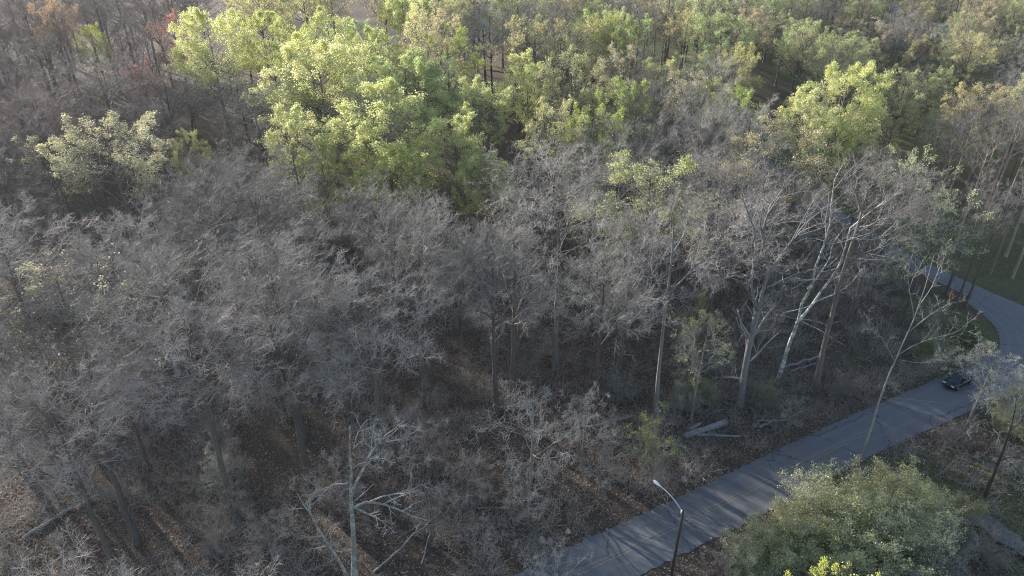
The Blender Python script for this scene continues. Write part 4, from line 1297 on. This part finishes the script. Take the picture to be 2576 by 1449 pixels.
# ------------------------------------------------------------------ car
def car():
    cx, cy = 57.6, 70.3
    ang = math.atan2(8.2, 15.5)+math.pi          # driving down the road towards the lamp
    e = empty('car', (cx, cy, .10), ang)
    paint = flat('dark_car_paint', (.024, .036, .042), .18, .2, .1)
    glass = flat('car_glass', (.02, .03, .035), .08, 0, .05)
    black = flat('rubber', (.02, .02, .02), .8, 0, .1)
    rimm = flat('wheel_rim', (.4, .4, .42), .35, .8, .1)
    lamp = flat('headlight_glass', (.75, .77, .8), .15, 0, .05)
    redm = flat('tail_light', (.35, .02, .02), .2, 0, .05)
    import bmesh
    # body: lower shell by stations along x (x+ is the front)
    st = [(-2.25, .45, .78, .78), (-2.1, .30, .98, .86), (-1.2, .26, 1.02, .90), (0, .26, 1.0, .91), (.95, .26, .98, .90), (1.7, .28, .88, .86), (2.15, .32, .74, .78), (2.28, .42, .62, .66)]
    V, Fq = [], []
    for x, z0, z1, w in st:
        V += [(x, -w*.92, z0), (x, -w, (z0+z1)*.5), (x, -w*.9, z1), (x, 0, z1+.04), (x, w*.9, z1), (x, w, (z0+z1)*.5), (x, w*.92, z0)]
    for i in range(len(st)-1):
        for j in range(6):
            Fq.append((i*7+j, i*7+j+1, (i+1)*7+j+1, (i+1)*7+j))
        Fq.append((i*7+6, i*7, (i+1)*7, (i+1)*7+6))
    a = Acc(); a.add(np.array(V), np.array(Fq))
    k = (len(st)-1)*7
    a.f.setdefault(7, []).append(np.array([[6, 5, 4, 3, 2, 1, 0], [k+j for j in range(7)]]))
    body = obj('body', a.mesh('car_body', paint, True), e)
    # cabin glasshouse and roof
    lo = [(-1.95, .78), (-1.25, .80), (.35, .80), (1.05, .74)]
    hi = [(-1.5, .60), (-1.0, .64), (.1, .64), (.25, .60)]
    zs = (.99, 1.46)
    def quad(nm, pts, m, par=e):
        a = Acc(); a.add(np.array(pts, float), np.array([list(range(len(pts)))]))
        return obj(nm, a.mesh(nm, m), par)
    for s in (-1, 1):
        quad('side_window', [(lo[0][0]+.1, s*.82, zs[0]), (-.35, s*.83, zs[0]), (-.35, s*.65, zs[1]-.03), (hi[0][0]+.1, s*.63, zs[1]-.03)], glass)
        quad('side_window', [(-.28, s*.83, zs[0]), (.98, s*.80, zs[0]), (.2, s*.64, zs[1]-.03), (-.28, s*.65, zs[1]-.03)], glass)
    quad('windscreen', [(1.08, -.74, .98), (1.08, .74, .98), (.3, .58, 1.45), (.3, -.58, 1.45)], glass)
    quad('rear_window', [(-1.98, .74, 1.0), (-1.98, -.74, 1.0), (-1.52, -.56, 1.45), (-1.52, .56, 1.45)], glass)
    a = Acc()
    V = []
    for x, w, z in ((-1.58, .56, 1.43), (-1.4, .62, 1.49), (-.5, .66, 1.53), (.1, .64, 1.50), (.34, .56, 1.43)):
        V += [(x, -w, z-.05), (x, -w*.6, z), (x, w*.6, z), (x, w, z-.05)]
    a.add(np.array(V), np.array([(i*4+j, i*4+j+1, (i+1)*4+j+1, (i+1)*4+j) for i in range(4) for j in range(3)]))
    obj('roof', a.mesh('car_roof', paint, True), e)
    for x in (-1.4, 1.42):
        for s in (-1, 1):
            a = Acc(); tubes(a, np.array([[(x, s*.68, .33), (x, s*.92, .33)]]), np.array([[.33, .33]]), 18, cap=True)
            w = obj('wheel', a.mesh('tyre', black), e)
            a = Acc(); tubes(a, np.array([[(x, s*.90, .33), (x, s*.935, .33)]]), np.array([[.2, .18]]), 14, cap=True)
            obj('rim', a.mesh('rim', rimm), w)
    for s in (-1, 1):
        a = Acc(); a.box((2.12, s*.56-.18, .62), (2.25, s*.56+.18, .76)); obj('headlight', a.mesh('headlight', lamp), e)
        a = Acc(); a.box((-2.27, s*.6-.14, .72), (-2.18, s*.6+.14, .9)); obj('tail_light', a.mesh('tail_light', redm), e)
        a = Acc(); a.box((.72, s*.92-.1, .98), (.92, s*.92+.1, 1.1)); obj('mirror', a.mesh('mirror', paint), e)
    a = Acc(); a.box((2.2, -.5, .38), (2.31, .5, .56)); obj('grille', a.mesh('grille', black), e)
    tag(e, 'dark car on the road, half hidden behind a pale tree', 'car')
car()

# ------------------------------------------------------------------ far houses
def house(u, v, rz, w, d, h, rh, wallc, roofc, label, chimney=True):
    p = at(u, v)
    e = empty('house', (p[0], p[1], hz(p[0], p[1])), rz)
    wm = flat('siding', wallc, .7, 0, .06, 2); rm = flat('shingles', roofc, .8, 0, .2, 3)
    gl = flat('window_glass', (.05, .06, .08), .1, 0, .05); tr = flat('white_trim', (.75, .75, .73), .6, 0, .05); dm = flat('door_paint', (.2, .08, .06), .5, 0, .1)
    a = Acc()
    x, y = w/2, d/2
    a.add(np.array([(-x, -y, -1), (x, -y, -1), (x, y, -1), (-x, y, -1), (-x, -y, h), (x, -y, h), (x, y, h), (-x, y, h), (-x, 0, h+rh), (x, 0, h+rh)], float), np.array([(0, 1, 5, 4), (2, 3, 7, 6)]))
    a.f.setdefault(5, []).append(np.array([(1, 2, 6, 9, 5), (3, 0, 4, 8, 7)]))
    obj('wall', a.mesh('house_wall', wm), e)
    a = Acc(); o = .45; sl = rh/y
    for s in (-1, 1):
        V = np.array([(-x-o, s*(y+o), h-o*sl+.05), (x+o, s*(y+o), h-o*sl+.05), (x+o, 0, h+rh+.05), (-x-o, 0, h+rh+.05)])
        a.add(np.concatenate([V, V+np.array((0, 0, .18))]), np.array([(0, 1, 2, 3), (4, 5, 6, 7), (0, 1, 5, 4), (1, 2, 6, 5), (3, 0, 4, 7)]))
    r = obj('roof', a.mesh('house_roof', rm), e)
    if chimney:
        a = Acc(); a.box((x*.4, -.4, h+rh*.5), (x*.4+.7, .4, h+rh+1)); obj('chimney', a.mesh('chimney', flat('chimney_brick', (.25, .12, .09), .8, 0, .2, 5)), r)
    for k in range(3):
        cx = -x*.66+k*x*.66
        if k == 1:
            a = Acc(); a.box((cx-.5, -y-.06, 0), (cx+.5, -y+.02, 2.1)); dd = obj('door', a.mesh('door', dm), e)
            a = Acc(); a.box((cx+.32, -y-.12, .95), (cx+.42, -y-.06, 1.05)); obj('handle', a.mesh('handle', tr), dd)
            continue
        a = Acc(); a.box((cx-.75, -y-.07, .9), (cx+.75, -y+.02, 2.2)); ww = obj('window', a.mesh('window_frame', tr), e)
        a = Acc(); a.box((cx-.65, -y-.09, 1.0), (cx-.03, -y-.06, 2.1)); obj('pane', a.mesh('pane', gl), ww)
        a = Acc(); a.box((cx+.03, -y-.09, 1.0), (cx+.65, -y-.06, 2.1)); obj('pane', a.mesh('pane', gl), ww)
    for s in (-1, 1):
        a = Acc(); a.box((s*x-.05, -.7, .9), (s*x+.05, .7, 2.2)); ww = obj('window', a.mesh('window_frame', tr), e)
        a = Acc(); a.box((s*(x+.06)-.02, -.6, 1.0), (s*(x+.06)+.02, .6, 2.1)); obj('pane', a.mesh('pane', gl), ww)
    tag(e, label, 'house')
HOUSES = [(2240, 45, .25, 13, 8, 3.0, 2.2, (.6, .6, .58), (.42, .43, .46), 'house with a pale grey roof among the farthest trees'),
          (2385, 98, -.35, 12, 8, 3.0, 2.0, (.72, .73, .74), (.30, .31, .34), 'white-sided house behind the garden at the far right'),
          (2095, 165, .1, 14, 8, 2.8, 1.6, (.35, .3, .26), (.13, .135, .15), 'low house with a dark grey roof left of the far bright green tree')]
for hh in HOUSES: house(*hh)

ORD = ['nearest one', 'second one', 'third one', 'fourth one', 'fifth one', 'sixth one', 'seventh one', 'eighth one', 'ninth one', 'tenth one', 'eleventh one', 'twelfth one'] + ['%dth one' % k for k in range(13, 60)]
bins = {}
for e, d, x, y in AUTO:
    best = min(LANDMARKS, key=lambda L: (L[1]-x)**2+(L[2]-y)**2)
    dx, dy = x-best[1], y-best[2]
    if abs(dy) >= abs(dx)*.9:
        rel = 'behind' if dy > 0 else 'in front of'
    else:
        rel = 'right of' if dx > 0 else 'left of'
    bins.setdefault((best[0], rel, d), []).append((math.hypot(dx, dy), e))
for (ph, rel, d), L in bins.items():
    L.sort(key=lambda q: q[0])
    for k, (_, e) in enumerate(L):
        e['label'] = '%s, %s %s %s' % (d, ORD[k], rel, ph) if len(L) > 1 else '%s standing %s %s' % (d, rel, ph)
print('TREES', len(GENERIC), n_small, 'bins', len(bins))

# ------------------------------------------------------------------ haze
def haze():
    a = Acc(); a.box((-420, -30, -2), (420, 480, 62))
    m = bpy.data.materials.new('thin_haze'); m.use_nodes = True
    nt = m.node_tree
    nt.nodes.remove(nt.nodes['Principled BSDF'])
    pv = nt.nodes.new('ShaderNodeVolumePrincipled')
    pv.inputs['Color'].default_value = (.9, .93, 1, 1)
    pv.inputs['Density'].default_value = .00009
    pv.inputs['Anisotropy'].default_value = .35
    nt.links.new(pv.outputs[0], nt.nodes['Material Output'].inputs['Volume'])
    tag(obj('haze', a.mesh('haze', m)), kind='stuff')
haze()

print('TRIS', sum(sum(len(p.vertices)-2 for p in me.polygons) if len(me.polygons) < 500 else len(me.loops)-2*len(me.polygons) for me in bpy.data.meshes))
